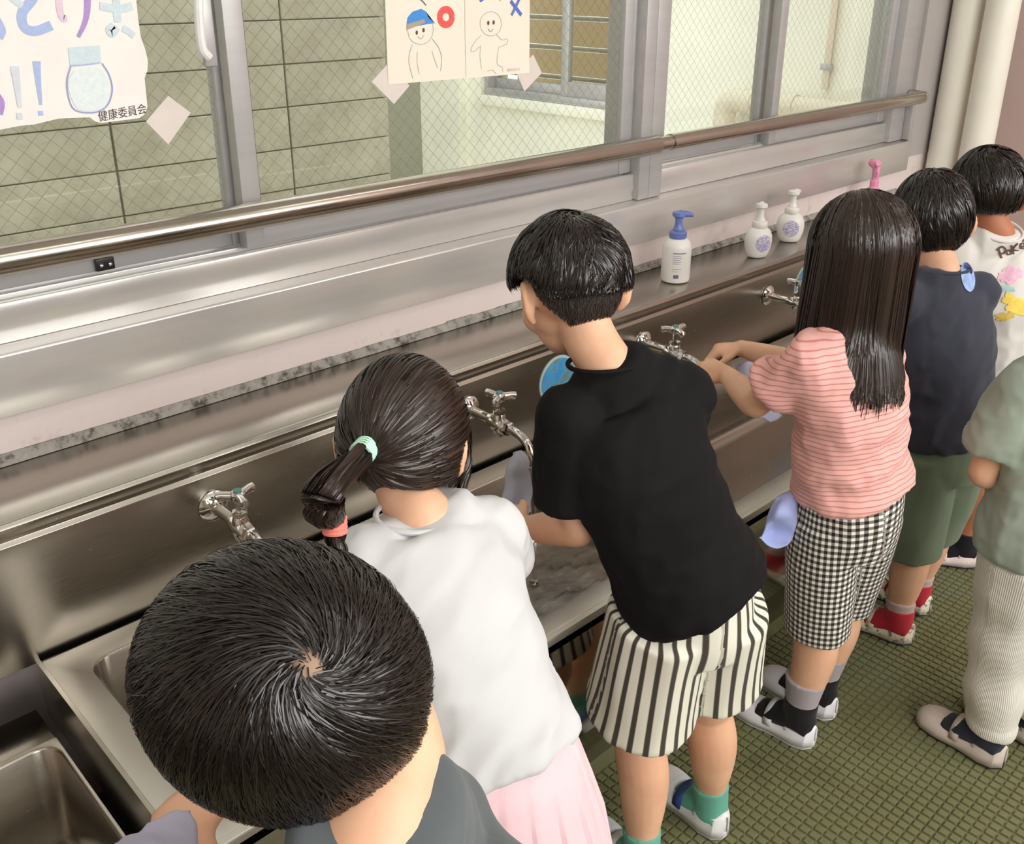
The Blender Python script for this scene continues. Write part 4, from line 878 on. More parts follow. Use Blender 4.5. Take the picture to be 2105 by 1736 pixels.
# ---------- girl with the low ponytail
def girl_pony():
    r = empty('person', (.70, .68, 0), 'child with a tied ponytail in a white T-shirt and pale pink skirt', 'person', 'children at the sink')
    J = dict(pel=(.630, .700, .615), chest=(.642, .79, .80), nb=(.665, .862, .898), hd=(.702, .945, .966), hf=(.70, .56, -.44), hu=(.36, .26, .90), hs=1.0, shL=(.582, .875, .865), shR=(.765, .845, .850), elL=(.62, 1.01, .72), wrL=(.78, 1.10, .65), elR=(.890, .945, .69), wrR=(.915, 1.085, .655), ps=(.95, -.30, 0),
             knL=(.60, .72, .31), knR=(.71, .70, .31), anL=(.59, .67, .075), anR=(.72, .655, .075), handR=(.05, .98, -.1), thumbR=(0, .3, 1), handL=(.8, .5, -.1), palmR=(-.5, .3, -.4), thumbL=(0, .3, 1))
    body(r, J, .96); R = head_frame(J['hf'], J['hu'])
    tdir = R.T @ unit(at(668, 968, 1, .87) - (V3(J['hd']) + R @ V3(0, -.006, .02)))
    pony_hair(r, J['hd'], R, V3(.088, .104, .110), h0=(0, -.006, .008), line= line_fn([-1, -.6, -.38, -.2, .08, .25, .5, 1], [-.62, -.58, -.30, .05, .05, -.25, -.02, .12]), tie=tdir, n=8000, m=11)
    hc = V3(J['hd']) + R @ V3(0, -.006, .02); tp = hc + R @ (tdir * V3(.092, .108, .103)); 
    p1 = tp; p2 = at(675, 1010, 1, .845); p3 = at(668, 1045, 1, .84); p4 = at(688, 1075, 1, .84); p5 = at(690, 1120, 1, .835); p6 = at(700, 1150, 1, .83)
    tail(r, [p1, p2, p3, p4, p5, p6], [.012, .021, .020, .009, .010, .003], 1700)
    def tie(p, q, rr, mat, label):
        d = unit(V3(q) - V3(p)); u = unit(np.cross(d, [.2, .3, .9])); v = np.cross(d, u); o = None
        mb = MB()
        for j in range(4):
            c = V3(p) + d * (.0052 * (j - 1.5)); mb.tube([c + (u * math.cos(a) + v * math.sin(a)) * rr for a in np.linspace(0, 2 * math.pi, 25)], .0034, 8, False)
        o = mb.build('hair_tie', mat, r, smooth=True); o['label'] = label
    tie(tp + unit(p2 - tp) * .006, p2, .0135, cloth('mint_elastic', srgb(190, 236, 214)), 'pale mint and yellow hair tie'); tie(p4 + (p5 - p4) * .1, p5, .0115, cloth('coral_elastic', srgb(240, 138, 124)), 'coral pink hair tie')
    # loose strands by the ear and nape
    tail(r, [hc + R @ V3(.075, .03, .0), hc + R @ V3(.084, .022, -.045), hc + R @ V3(.080, .02, -.085), hc + R @ V3(.074, .012, -.115)], [.010, .008, .005, .001], 260, seed=21, name='side_lock', wav=.002)
    wt = cloth('white_cotton', srgb(205, 206, 206), .02)
    tee(r, J, wt, (.634, .698, .628), .98, .66, .95, (.122, .108), (.062, .052), .052, [folds(.011, 10, (.75, .2, .6), 7.), folds(.007, 20, (1, .3, .25), 9.)], flare=1.14)
    # pleated skirt
    pk = cloth('pale_pink_twill', srgb(236, 200, 206), .04); V = []; F = []; n = 160; ps = unit(V3(J['ps'])); bk = unit(np.cross(ps, [0, 0, 1])); c0 = V3(J['pel']) + V3(.004, -.004, .065)
    for i, (dz, rx, ry, pl) in enumerate(((.0, .098, .085, 0), (-.045, .115, .101, .001), (-.10, .130, .114, .004), (-.16, .146, .130, .0065), (-.245, .160, .144, .008), (-.25, .158, .142, .008))):
        for j in range(n):
            a = 2 * math.pi * j / n; t = (a * 20 / (2 * math.pi)) % 1; q = pl * (t if t < .85 else (1 - t) / .15 * .85) * 1.6
            V.append(c0 + ps * math.cos(a) * (rx + q) + bk * math.sin(a) * (ry + q) + V3(0, 0, dz))
    F = [(i * n + j, i * n + (j + 1) % n, (i + 1) * n + (j + 1) % n, (i + 1) * n + j) for i in range(5) for j in range(n)]
    o = link('skirt', from_arrays(V, F), pk, r); shade(o, .5); sm = o.modifiers.new('t', 'SOLIDIFY'); sm.thickness = .003
    for k in 'LR':
        sock(r, J['kn' + k], J['an' + k], (0, 1, 0), cloth('white_sock', srgb(225, 225, 225)), .7); shoe(r, J['an' + k], (0, 1, 0), plain('white_canvas_b', srgb(222, 222, 222), .6), plain('white_rubber_b', srgb(210, 210, 208), .5))
    return r

# ---------- girl with long hair
def girl_long():
    r = empty('person', (1.63, .74, 0), 'child with long straight hair in a pink striped top and black gingham shorts', 'person', 'children at the sink')
    J = dict(pel=(1.612, .737, .605), chest=(1.585, .745, .80), nb=(1.585, .765, .945), hd=(1.625, .785, 1.080), hf=(.30, .80, -.50), hu=(.12, .48, .87), hs=1.0, ears=False, shL=(1.495, .805, .905), shR=(1.660, .745, .905), elL=(1.515, .905, .785), wrL=(1.622, 1.045, .772), elR=(1.715, .92, .80), wrR=(1.735, 1.085, .79), ps=(.94, -.33, 0),
             knL=(1.590, .752, .325), knR=(1.700, .760, .325), anL=(1.583, .757, .085), anR=(1.697, .770, .085), footL=(-.05, 1, 0), footR=(.02, 1, 0), handL=(-.35, .85, -.05), palmL=(.5, .2, -.7), thumbL=(.3, .2, .9), curlL=.95, handR=(-.6, .7, -.1), palmR=(-.1, .1, -1), thumbR=(-.4, -.4, .5), curlR=.8)
    body(r, J, .97); R = head_frame(J['hf'], J['hu'])
    tc = V3(J['chest'])
    def col(P):
        z = P[:, 2]; t = np.clip((.985 - z) / .15, 0, 1); t = t * t * (3 - 2 * t); q = P[:, :2] - V3(1.592, .752); rx, ry = .062 + .040 * t, .056 + .034 * t
        e = np.sqrt((q[:, 0] / rx) ** 2 + (q[:, 1] / ry) ** 2) + 1e-6; k = np.where((e < 1) & (t > 0), 1 / np.maximum(e, .4), 1); k = 1 + (k - 1) * np.minimum(1, t * 4); out = P.copy(); out[:, 0] = 1.592 + q[:, 0] * k; out[:, 1] = .752 + q[:, 1] * k; return out
    long_hair(r, J['hd'], R, V3(.090, .106, .100), line_fn([-1, -.5, 0, .35, .7, 1], [-.75, -.7, -.45, -.35, -.05, .15]), (.02, .25, .97), 8500, .865, 'hair_brown', 31, collide=col, total=.38, m=19)
    pk = stripes('pink_striped_jersey', .0098, .20, srgb(198, 122, 118), srgb(236, 180, 172), 0, soft=.08, wob=.004)
    tee(r, J, pk, (1.614, .736, .640), .97, .55, .96, (.122, .110), (.056, .050), .050, [folds(.007, 12, (1, .2, .5), 3.), folds(.005, 24, (1, .4, -.4), 8.)], st=spine_st(J), flare=1.22)
    gg = stripes('black_gingham', .0135, .5, srgb(30, 28, 26), srgb(236, 234, 226), 0, 1, soft=.03, c3=srgb(128, 122, 114))
    shorts(r, J, gg, (1.590, .750, .300), (1.698, .758, .318), (.066, .070), (.106, .096), top=.03, fn=[folds(.004, 12, (0, 0, 1), 5.)], st=leg_st(J, unit(V3(.94, -.33, 0))), flare=.96)
    gy = cloth('lavender_grey_sock', srgb(168, 160, 165)); bk = cloth('black_sock', srgb(20, 19, 20)); wh = plain('white_vinyl', srgb(232, 230, 234), .4, .02, 30); so = plain('white_sole', srgb(225, 224, 222), .5)
    for k in 'LR':
        sock(r, J['kn' + k], J['an' + k], J['foot' + k], gy, .62, .99, 'sock_cuff'); sock(r, J['kn' + k], J['an' + k], J['foot' + k], bk, .86, 1.05); shoe(r, J['an' + k], J['foot' + k], wh, so)
    return r
# ---------- boy in navy
def boy_navy():
    r = empty('person', (2.14, .78, 0), 'child in a navy T-shirt and sage green shorts with red socks', 'person', 'children at the sink')
    J = dict(pel=(2.135, .775, .560), chest=(2.135, .815, .77), nb=(2.135, .845, .930), hd=(2.178, .905, 1.035), hf=(.72, .58, -.38), hu=(.27, .25, .93), hs=1.0, shL=(2.035, .885, .880), shR=(2.225, .800, .880), elL=(2.05, 1.00, .75), wrL=(2.16, 1.12, .68), elR=(2.31, .90, .74), wrR=(2.32, 1.06, .68), ps=(.93, -.36, 0),
             knL=(2.105, .795, .285), knR=(2.240, .80, .285), anL=(2.072, .772, .075), anR=(2.222, .795, .075), footL=(-.12, 1, 0), footR=(.05, 1, 0), handL=(.4, .8, -.2), handR=(.1, .9, -.2))
    body(r, J, .98); R = head_frame(J['hf'], J['hu'])
    short_hair(r, J['hd'], R, V3(.087, .103, .104), line_fn([-1, -.6, -.25, .0, .25, .55, 1], [-.84, -.76, -.40, .06, -.05, .05, .15]), (-.1, -.35, .93), 6500, (.04, .07), .8, 'hair_black', 41, over=.08, h0=(0, -.006, .012), clump=.3, w=.0013)
    tee(r, J, cloth('navy_cotton', srgb(58, 60, 72), .06), (2.138, .775, .548), 1.0, .62, 1.03, (.130, .108), (.058, .050), .055, [folds(.009, 11, (.5, .2, 1), 12.), folds(.004, 24, (.9, .2, .5), 17.)], flare=1.08)
    gn = cloth('sage_green_cotton', srgb(112, 126, 104), .07)
    shorts(r, J, gn, (2.105, .790, .245), (2.235, .80, .245), (.078, .080), (.116, .103), fn=[folds(.005, 11, (0, 0, 1), 15., .3)], flare=.92)
    tsh = [c_ for c_ in r.children if c_.name.startswith('t_shirt')][0]; o = print_on('shoulder_patch', tsh, *disc_pts(1989, 570, 14, 31, -.15), plain('pale_blue_print', srgb(150, 180, 226), .6, .25, 90)); o['label'] = 'pale blue oval print on the navy shoulder'
    rd = cloth('red_sock', srgb(186, 44, 58)); pt = NT('floral_canvas'); pt.set(Roughness=.6); pt.l(pt.ramp(pt.noise(70, detail=3), [(.40, srgb(120, 112, 100)), (.46, srgb(232, 226, 206)), (.62, srgb(232, 226, 206)), (.70, srgb(214, 186, 110))]), pt.b.inputs['Base Color'])
    lv = cloth('pale_sock_top', srgb(190, 170, 165))
    for k in 'LR':
        sock(r, J['kn' + k], J['an' + k], J['foot' + k], lv, .80, .98, 'sock_cuff'); sock(r, J['kn' + k], J['an' + k], J['foot' + k], rd, .90, 1.06); shoe(r, J['an' + k], J['foot' + k], pt.m, plain('navy_sole', srgb(60, 62, 78), .5), 'sneaker', 1.0)
    return r
# ---------- boy in white at the far end
def boy_white():
    r = empty('person', (2.56, .80, 0), 'child in a printed white T-shirt farthest along the sink', 'person', 'children at the sink')
    J = dict(pel=(2.565, .80, .56), chest=(2.525, .835, .79), nb=(2.475, .865, .960), hd=(2.480, .905, 1.050), hf=(.80, .52, -.30), hu=(.18, .22, .96), hs=1.0, shL=(2.385, .935, .905), shR=(2.580, .835, .905), elL=(2.42, 1.03, .76), wrL=(2.53, 1.14, .70), elR=(2.66, .93, .75), wrR=(2.68, 1.10, .70), ps=(.93, -.36, 0),
             knL=(2.555, .81, .30), knR=(2.66, .80, .30), anL=(2.525, .800, .078), anR=(2.665, .79, .078), footL=(-.55, .84, 0), footR=(.1, 1, 0))
    body(r, J, 1.0, 'skin_tan'); R = head_frame(J['hf'], J['hu'])
    short_hair(r, J['hd'], R, V3(.088, .104, .098), line_fn([-1, -.6, -.25, .0, .25, .55, 1], [-.62, -.55, -.28, .05, -.05, .05, .15]), (.1, -.4, .9), 6500, (.045, .08), .8, 'hair_black', 51, over=.12, clump=.25, w=.0013)
    wt = cloth('off_white_cotton', srgb(208, 204, 198), .03)
    t = tee(r, J, wt, (2.572, .797, .490), 1.02, .62, 1.05, (.136, .112), (.060, .052), .056, [folds(.009, 11, (.6, .2, .8), 22.), folds(.005, 22, (1, .2, .4), 27.)], flare=1.1)
    shorts(r, J, cloth('charcoal_shorts', srgb(62, 58, 56)), (2.555, .806, .29), (2.66, .80, .29), (.076, .080), (.116, .103), flare=1.0)
    bk = cloth('black_sock_b', srgb(24, 22, 30)); wh = plain('pinkish_white_vinyl', srgb(232, 216, 212), .45); so = plain('dark_blue_sole', srgb(40, 40, 66), .5)
    for k in 'LR': sock(r, J['kn' + k], J['an' + k], J['foot' + k], bk, .86, 1.05); shoe(r, J['an' + k], J['foot' + k], wh, so, 'ballet', 1.04)
    # flat print on the back: lettering and loose splashes of colour, laid onto the cloth
    br = plain('print_brown', srgb(92, 68, 56), .7)
    for ln in ([(2058, 531), (2052, 512)], [(2048, 514), (2058, 507), (2066, 511), (2064, 519), (2056, 521)], [(2071, 513), (2077, 515), (2077, 522), (2071, 523), (2068, 517), (2071, 513)], [(2083, 523), (2078, 503)], [(2091, 500), (2082, 511), (2094, 516)], [(2097, 508), (2105, 505), (2103, 500), (2097, 502), (2098, 511), (2107, 510)], [(2101, 497), (2105, 492)]):
        print_on('lettering', t, *pen_pts(ln, 3.6), br, .0024)
    for nm, cx, cy, rx, ry, rot, c, sd_ in (('pink_splash', 2076, 566, 25, 17, -.3, srgb(226, 176, 196), 3.), ('teal_splash', 2070, 595, 15, 8, .2, srgb(160, 190, 184), 7.), ('yellow_splash', 2086, 626, 32, 16, .55, srgb(232, 200, 90), 11.), ('ochre_splash', 2066, 650, 22, 8, -.2, srgb(206, 176, 84), 15.)):
        print_on(nm, t, *disc_pts(cx, cy, rx, ry, rot, 28, 5, .6, sd_), plain('print_' + nm, c, .75, .15, 90), .0016 + .0001 * sd_ / 4)
    return r
# ---------- child at the right edge
def kid_sage():
    r = empty('person', (1.86, .46, 0), 'child at the right edge in a sage green T-shirt and cream corduroy trousers', 'person', 'children at the sink')
    J = dict(pel=(1.885, .455, .53), chest=(1.885, .475, .74), nb=(1.885, .455, .905), hd=(1.905, .465, 1.05), hf=(.3, .85, -.35), hu=(.1, .3, .95), hs=1.0, shL=(1.805, .535, .845), shR=(1.985, .465, .855), elL=(1.795, .562, .665), wrL=(1.955, .545, .60), elR=(2.05, .52, .69), wrR=(2.04, .56, .60), ps=(.95, -.31, 0),
             knL=(1.835, .475, .30), knR=(1.94, .45, .30), anL=(1.825, .452, .085), anR=(1.95, .40, .085), footL=(.12, 1, 0), footR=(.1, 1, 0), handL=(1, -.1, -.2), handR=(.2, .2, -1))
    body(r, J, .98); R = head_frame(J['hf'], J['hu'])
    short_hair(r, J['hd'], R, V3(.088, .104, .098), LINE_BOWL, (.1, -.4, .9), 3000, (.045, .08), .8, 'hair_black', 61)
    tee(r, J, cloth('sage_cotton', srgb(152, 164, 150), .06), (1.885, .455, .510), 1.0, .72, 1.03, (.142, .124), (.058, .050), .054, [folds(.007, 13, (.4, .2, 1), 32.), folds(.004, 26, (.9, .1, .5), 35.)], flare=1.12)
    cm = NT('cream_corduroy'); cm.set(Roughness=.9, Sheen_Weight=.3); a = cm.n('ShaderNodeAttribute', attribute_name='st'); sp = cm.n('ShaderNodeSeparateXYZ'); cm.l(a.outputs['Vector'], sp.inputs[0])
    wv = cm.math('SINE', cm.math('MULTIPLY', sp.outputs[0], 2 * math.pi / .0042)); cm.l(cm.ramp(cm.noise(8), [(.3, srgb(214, 211, 200)), (.7, srgb(228, 225, 214))]), cm.b.inputs['Base Color']); cm.bump(wv, .5, .0012)
    def mids(k, a, e, secs):
        kn = V3(J['kn' + k]); ps = unit(V3(J['ps'])); return [(a, ps, .076, .084), (a * .5 + kn * .5, ps, .068, .074), (kn, ps, .058, .062), (kn * .5 + e * .5, ps, .054, .058), (e + V3(0, 0, .02), ps, .050, .054), (e, ps, .047, .050)]
    def cuff(p):
        z = p[2]; return .0035 * math.sin(z * 48 + 2.5 * mnoise.noise((p[0] * 9, p[1] * 9, 0))) * (1 if z < .36 else max(0, 1 - (z - .36) / .1)) * (.4 if z < .11 else 1)
    shorts(r, J, cm.m, (1.828, .455, .085), (1.948, .41, .085), (.07, .075), (.116, .103), fn=[folds(.004, 12, (0, 0, 1), 41.), cuff], st=leg_st(J, unit(V3(.95, -.31, 0))), name='trousers', mids=mids)
    nv = cloth('navy_sock', srgb(42, 46, 58)); wh = plain('beige_vinyl', srgb(206, 194, 184), .5); so = plain('dark_sole', srgb(46, 42, 36), .6)
    for k in 'LR': sock(r, J['kn' + k], J['an' + k], J['foot' + k], nv, .80, 1.04); shoe(r, J['an' + k], J['foot' + k], wh, so)
    return r
# ---------- boy in the foreground, bowed over his left side
def boy_front():
    r = empty('person', (.35, .2, 0), 'child closest to the camera in a slate grey T-shirt, bowed dark head seen from above', 'person', 'children at the sink')
    F = RC @ V3(-.525, .105, .84); U = RC @ V3(-.8, -.4, -.45)
    nb = at(775, 1705, 1, .385); sR = at(890, 1672, 1, .445)
    J = dict(pel=(.33, .20, .62), chest=nb + V3(.02, -.065, -.17), nb=nb, hd=(.258, .464, 1.113), hf=tuple(F), hu=tuple(U), hs=1.0, ears=False, shL=(.195, .40, .935), shR=sR, elL=(.20, .52, .80), wrL=at(398, 1738, 1, .655), elR=(.36, .60, .85), wrR=(.42, .71, .77), handR=(.35, .8, -.45), ps=(.9, -.44, 0),
             knL=(.30, .25, .31), knR=(.40, .20, .31), anL=(.29, .20, .075), anR=(.42, .15, .075), footL=(0, 1, 0), footR=(.1, 1, 0), handL=at(352, 1600, 1, .745) - at(398, 1738, 1, .655), palmL=(.2, -.1, -1), thumbL=(1, .2, .1), curlL=.45)
    body(r, J, .98); R = head_frame(J['hf'], J['hu'])
    wh = R.T @ (RC @ unit(V3(.33, -.36, -.87)))
    short_hair(r, J['hd'], R, V3(.086, .100, .096), line_fn([-1, -.6, -.2, .2, .55, 1], [-.66, -.60, -.40, -.30, -.05, .10]), wh, 27000, (.085, .13), .9, 'hair_black', 71, over=.14, clump=.10, w=.00050, m=10, grav=.25, lift=.05)
    sc_ = V3(J['hd']) + R @ (V3(0, -.006, .020) + wh * V3(.086, .100, .096) * .962); link('scalp_whorl', from_arrays(*ellip(sc_, head_frame(R @ wh, [.2, .3, .9]), V3(.009, .003, .011), 18, 8)), plain('scalp', srgb(150, 122, 100), .6), r, True)
    tee(r, J, cloth('slate_cotton', srgb(88, 94, 96), .05), (.335, .195, .57), 1.0, .62, 1.0, (.130, .110), (.056, .052), .050, [folds(.007, 12, (.4, .2, 1), 52.)], flare=1.08, voxel=.005, collar=False)
    shorts(r, J, cloth('dark_shorts', srgb(60, 62, 70)), (.30, .24, .33), (.40, .20, .33), (.078, .082), (.116, .103), flare=1.05)
    for k in 'LR': sock(r, J['kn' + k], J['an' + k], J['foot' + k], cloth('grey_sock', srgb(150, 150, 150)), .8); shoe(r, J['an' + k], J['foot' + k], plain('white_canvas_c', srgb(222, 222, 222), .6), plain('white_rubber_c', srgb(205, 205, 203), .5))
    return r
boy_black(); girl_pony(); girl_long(); boy_navy(); boy_white(); kid_sage(); boy_front()
# ------------------------------------------------------------------ paper notices on the glass
M['paper'] = plain('white_paper', srgb(238, 234, 228), .8, .02, 12)
M['paper2'] = plain('cream_paper', srgb(236, 226, 210), .8, .02, 12)
M['tape'] = plain('translucent_tape', srgb(216, 206, 198), .45, .03, 30)
def pastel(name, c): return plain(name, c, .85, .05, 160)
_ly = [0]
def _y(y): _ly[0] += 1; return y - .00006 * (_ly[0] % 12)
def stroke(pts, w, y, mat, parent, name, closed=False, k=6, w2=None):
    """flat crayon line on a vertical sheet; pts are photo pixels"""
    y = _y(y); Q = np.array([at(u, v, 1, y) for u, v in pts])
    if len(Q) > 2 and k > 1: Q = crom(Q, k)
    T = np.gradient(Q, axis=0); T /= np.linalg.norm(T, axis=1, keepdims=True) + 1e-9; N = np.stack([T[:, 2], T[:, 1] * 0, -T[:, 0]], 1); ww = np.linspace(w, w2 if w2 is not None else w, len(Q))[:, None] / 2
    V = np.vstack([Q + N * ww, Q - N * ww]); m = len(Q); return link(name, from_arrays(V, [(i, i + 1, m + i + 1, m + i) for i in range(m - 1)]), mat, parent)
def fill(pts, y, mat, parent, name, k=1, closed=True):
    y = _y(y); Q = [at(u, v, 1, y) for u, v in pts]
    if k > 1: Q = list(crom(np.array(Q + Q[:1]), k)[:-1])
    bm = bmesh.new(); vs = [bm.verts.new(q) for q in Q]; fc = bm.faces.new(vs); bmesh.ops.triangulate(bm, faces=[fc]); me = bpy.data.meshes.new('m'); bm.to_mesh(me); bm.free()
    o = link(name, me, mat, parent); return o
def sheet(pts, y, mat, parent, name, th=.0006):
    o = fill(pts, y, mat, parent, name); s = o.modifiers.new('t', 'SOLIDIFY'); s.thickness = th; s.offset = 0; return o
Y1 = 1.755
n1 = empty('paper_notice', tuple(at(150, 120, 1, Y1)), 'torn-edged white handmade poster with pastel letters and a jar drawing on the left pane', 'poster')
sheet([(-260, -170), (255, -170), (272, -60), (280, 0), (284, 40), (289, 75), (298, 100), (304, 125), (303, 145), (297, 160), (295, 180), (301, 200), (303, 220), (296, 236), (286, 243), (208, 253), (196, 250), (184, 241), (160, 238), (120, 244), (70, 256), (40, 259), (16, 257), (4, 266), (-40, 275), (-260, 300)], Y1, M['paper'], n1, 'paper')
ye = Y1 - .0012
rt = unit(at(220, 235, 1, ye) - at(200, 238.5, 1, ye)); up_ = V3(-rt[2] * .0, 0, 1)
flat_text('健康委員会', .0178, at(203, 249, 1, ye), V3(rt[0], 0, rt[2]), V3(0, 0, 1.1), plain('dark_pencil', srgb(70, 52, 48), .8), n1, 'signature')
bl, pk_, pu, pb, gy_ = pastel('crayon_blue', srgb(172, 188, 226)), pastel('crayon_pink', srgb(224, 202, 218)), pastel('crayon_purple', srgb(176, 146, 204)), pastel('crayon_pale_blue', srgb(205, 220, 226)), pastel('crayon_grey', srgb(212, 216, 224))
stroke([(62, -60), (70, -10), (46, 26), (50, 55), (72, 64), (106, 52)], .015, ye, bl, n1, 'letter'); stroke([(30, -30), (22, -8), (46, 12)], .010, ye, pb, n1, 'letter')
stroke([(118, -50), (122, 10), (128, 36), (138, 38)], .011, ye, pk_, n1, 'letter'); stroke([(178, -60), (180, 10), (175, 45), (161, 76)], .013, ye, pu, n1, 'letter', w2=.006)
stroke([(205, 12), (245, 18), (272, 12)], .013, ye, pb, n1, 'letter'); stroke([(238, -40), (240, 20), (243, 46)], .013, ye, pb, n1, 'letter'); stroke([(242, 56), (230, 70), (224, 60), (234, 52)], .011, ye, pb, n1, 'letter'); stroke([(252, 58), (264, 64), (276, 74)], .011, ye, pb, n1, 'letter')
stroke([(30, 136), (36, 180), (41, 222)], .014, ye, gy_, n1, 'exclamation_mark', w2=.006); stroke([(40, 232), (41, 246)], .009, ye, gy_, n1, 'exclamation_mark', k=1)
stroke([(75, 126), (79, 170), (84, 216)], .013, ye, bl, n1, 'exclamation_mark', w2=.005); stroke([(83, 228), (84, 238)], .008, ye, bl, n1, 'exclamation_mark', k=1)
stroke([(-6, 40), (4, 62), (-2, 78)], .012, ye, bl, n1, 'letter'); stroke([(-8, 195), (2, 212), (-2, 235)], .012, ye, pu, n1, 'letter')
fill([(140, 98), (205, 93), (208, 128), (144, 136)], ye, pb, n1, 'jar_lid')
fill([(152, 145), (200, 138), (222, 165), (226, 190), (215, 222), (185, 229), (160, 224), (146, 200), (140, 170)], ye, pastel('crayon_water', srgb(222, 232, 232)), n1, 'jar_water', 3)
stroke([(146, 136), (138, 165), (140, 195), (150, 222), (170, 231), (200, 230), (222, 215), (231, 185), (225, 155), (210, 130)], .0022, ye - .0004, pastel('crayon_line', srgb(150, 158, 205)), n1, 'jar_outline'); stroke([(145, 135), (175, 133), (207, 129)], .0022, ye - .0004, bl, n1, 'jar_outline')
def tape_at(px, parent_y, label):
    t = sheet(px, parent_y, M['tape'], None, 'tape', .0003); tag(t, label, 'tape', 'tape squares holding the posters'); return t
tape_at([(300, 250), (346, 197), (392, 232), (346, 297)], Y1 - .0005, 'pale square of tape on the glass right of the torn poster')
Y2 = 1.7105
n2 = empty('paper_notice', tuple(at(940, 80, 1, Y2)), 'cream drawing of two smiling children, one in a blue cap with a red ring', 'poster')
sheet([(786, -150), (1090, -165), (1088, 150), (798, 174)], Y2 - .002, M['paper2'], n2, 'paper')
tape_at([(764, 168), (800, 128), (842, 176), (810, 214)], Y2 - .0008, 'translucent tape at the lower left corner of the cap drawing'); tape_at([(1062, 150), (1096, 112), (1114, 150), (1078, 188)], Y2 - .0008, 'translucent tape at the lower right corner of the cap drawing')
ye = Y2 - .0034; pc = plain('soft_pencil', srgb(166, 152, 138), .9, .1, 90); dk = plain('brown_crayon', srgb(112, 70, 54), .9); cb = pastel('cap_blue', srgb(72, 142, 214)); rd_ = pastel('ring_red', srgb(238, 92, 84)); bx_ = pastel('cross_blue', srgb(92, 112, 196))
stroke([(955, -150), (956, 60), (958, 158)], .0008, ye, pc, n2, 'fold_line')
def ringpts(cx, cy, rx, ry, n=20): return [(cx + rx * math.cos(a), cy + ry * math.sin(a)) for a in np.linspace(0, 2 * math.pi, n + 1)]
# first figure: head, blue cap with peak, arms
stroke([(838, 62), (842, 78), (852, 88), (868, 91), (882, 84), (890, 68), (890, 50)], .0011, ye, pc, n2, 'pencil_face')
fill([(836, 49), (838, 36), (848, 24), (866, 18), (876, 24), (881, 36), (894, 48), (876, 50), (858, 54)], ye, cb, n2, 'cap', 1); fill([(836, 50), (872, 39), (874, 47), (836, 62)], ye - .0004, pastel('cap_band', srgb(170, 158, 140)), n2, 'cap_band')
for (u, v) in ((857, 67), (871, 62)): fill(ringpts(u, v, 2.3, 4.6, 10)[:-1], ye - .0004, dk, n2, 'eye_mark')
stroke([(859, 75), (866, 80), (872, 72)], .0010, ye - .0004, pc, n2, 'smile'); stroke([(848, 92), (842, 110), (841, 130), (849, 162)], .0010, ye, pc, n2, 'pencil_arm'); stroke([(858, 106), (858, 130), (862, 152)], .0009, ye, pc, n2, 'pencil_arm'); stroke([(889, 80), (902, 98), (908, 120), (906, 146)], .0011, ye, pc, n2, 'pencil_arm'); stroke([(888, 104), (894, 124), (900, 140)], .0009, ye, pc, n2, 'pencil_arm')
o = stroke(ringpts(917, 35, 12.5, 15.5, 28), .0145, ye, rd_, n2, 'red_ring', k=2)
# second figure: bare head, open arms
stroke(ringpts(1009, 49, 22, 25), .0011, ye, pc, n2, 'pencil_face', k=2)
for (u, v) in ((1004, 47), (1015, 46)): fill(ringpts(u, v, 2.3, 4.6, 10)[:-1], ye - .0004, dk, n2, 'eye_mark')
stroke([(1003, 59), (1009, 65), (1014, 59)], .0010, ye - .0004, dk, n2, 'smile'); stroke([(990, 72), (978, 84), (968, 102), (974, 106), (988, 94)], .0010, ye, pc, n2, 'pencil_arm'); stroke([(1020, 70), (1032, 82), (1042, 80), (1042, 90), (1026, 97)], .0010, ye, pc, n2, 'pencil_arm'); stroke([(988, 94), (987, 118), (990, 142)], .0009, ye, pc, n2, 'pencil_body'); stroke([(1025, 97), (1022, 130), (1032, 138), (1034, 148)], .0009, ye, pc, n2, 'pencil_body'); stroke([(1002, 147), (1012, 144), (1020, 152)], .0009, ye, pc, n2, 'pencil_body')
stroke([(1050, 2), (1072, 31)], .0085, ye, bx_, n2, 'blue_cross', k=1); stroke([(1068, -2), (1052, 31)], .0065, ye - .0003, bx_, n2, 'blue_cross', k=1)
stroke([(848, -6), (866, 0), (876, 11)], .0026, ye, plain('grey_crayon', srgb(120, 112, 112), .9), n2, 'letter'); stroke([(984, -8), (988, 3), (996, -4)], .004, ye, bx_, n2, 'letter', k=2); stroke([(1025, -4), (1029, 2)], .003, ye, pc, n2, 'letter', k=1)
flat_text('健康委員会', .0075, at(1042, 147, 1, ye), V3(1.15, 0, -.0), V3(0, 0, 1), pastel('faint_pencil', srgb(205, 180, 168)), n2, 'signature')
# ------------------------------------------------------------------ wash cloths
def cloth_piece(name, rows, mat, label, th=.0022, wr=.003, k=6, seed=0.):
    """rows: lists of 3-D points, lofted into a soft creased sheet"""
    G = np.array([crom(np.array(rw, float), k) for rw in rows]); G = np.stack([crom(G[:, j], k) for j in range(G.shape[1])], 1); a, b, _ = G.shape
    N = np.cross(np.gradient(G, axis=0), np.gradient(G, axis=1)); N /= np.linalg.norm(N, axis=2, keepdims=True) + 1e-9
    for i in range(a):
        for j in range(b): G[i, j] += N[i, j] * wr * (mnoise.noise((G[i, j][0] * 45 + seed, G[i, j][1] * 45, G[i, j][2] * 45)) * 1.6)
    me = from_arrays(G.reshape(-1, 3), [(i * b + j, i * b + j + 1, (i + 1) * b + j + 1, (i + 1) * b + j) for i in range(a - 1) for j in range(b - 1)])
    o = link(name, me, mat, None, True); s = o.modifiers.new('t', 'SOLIDIFY'); s.thickness = th; s.offset = 0; return tag(o, label, 'cloth', 'wash cloths')
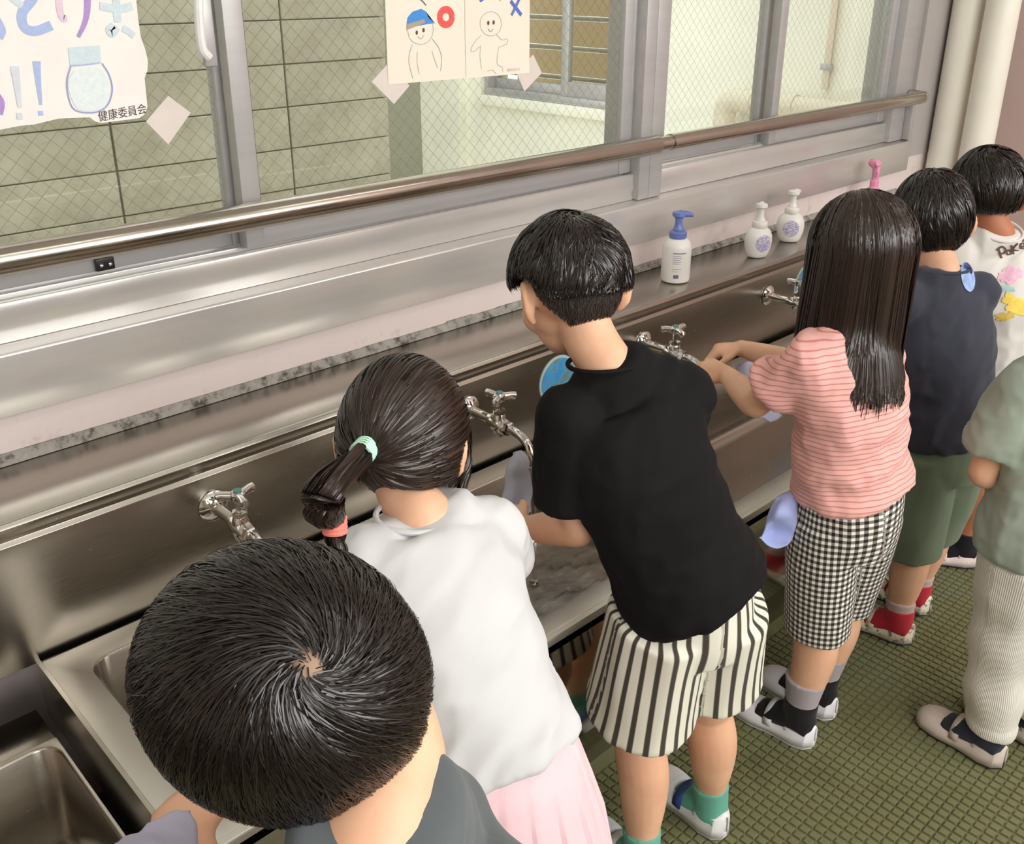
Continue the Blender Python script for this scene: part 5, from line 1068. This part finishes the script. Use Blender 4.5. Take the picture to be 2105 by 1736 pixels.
lav = cloth('lavender_towelling', srgb(186, 186, 212), .04, .95, 500, .3); lav2 = cloth('periwinkle_handkerchief', srgb(166, 176, 224), .06, .95, 500, .3); gwet = cloth('grey_lavender_towelling', srgb(170, 172, 186), .06, .8, 500, .35)
A = lambda u, v, Y: at(u, v, 1, Y)
cloth_piece('wash_cloth', [[A(392, 1664, .660), A(352, 1674, .650), A(316, 1690, .65)], [A(402, 1704, .632), A(345, 1706, .618), A(285, 1712, .63)], [A(404, 1745, .595), A(330, 1745, .585), A(225, 1745, .60)], [A(398, 1830, .56), A(320, 1830, .55), A(200, 1830, .57)]], lav, 'pale lavender cloth in the hand of the child closest to the camera', wr=.0025)
cloth_piece('wash_cloth', [[A(1058, 930, 1.145), A(1072, 926, 1.15), A(1082, 935, 1.15)], [A(1042, 962, 1.135), A(1062, 960, 1.12), A(1087, 965, 1.14)], [A(1036, 1005, 1.12), A(1060, 1000, 1.10), A(1090, 1010, 1.12)], [A(1028, 1045, 1.10), A(1060, 1050, 1.085), A(1090, 1048, 1.10)], [A(1040, 1060, 1.09), A(1062, 1064, 1.08), A(1084, 1058, 1.09)]], gwet, 'wet grey wash cloth under the running tap', wr=.004, th=.004)
cloth_piece('wash_cloth', [[A(1512, 752, 1.07), A(1530, 745, 1.08), A(1550, 742, 1.09)], [A(1530, 800, 1.06), A(1552, 790, 1.07), A(1574, 790, 1.08)], [A(1548, 850, 1.05), A(1566, 845, 1.06), A(1592, 838, 1.07)], [A(1568, 862, 1.045), A(1586, 868, 1.05), A(1608, 856, 1.06)]], lav, 'lavender cloth hanging from the hands of the long-haired child', wr=.003)
cloth_piece('handkerchief', [[A(1596, 1022, .83), A(1618, 1012, .82), A(1640, 1014, .80)], [A(1580, 1060, .825), A(1600, 1055, .80), A(1638, 1062, .785)], [A(1568, 1100, .825), A(1590, 1090, .82), A(1630, 1105, .785)], [A(1560, 1106, .825), A(1592, 1128, .80), A(1618, 1122, .785)]], lav2, 'periwinkle handkerchief hanging at the waist over the gingham shorts', wr=.002)
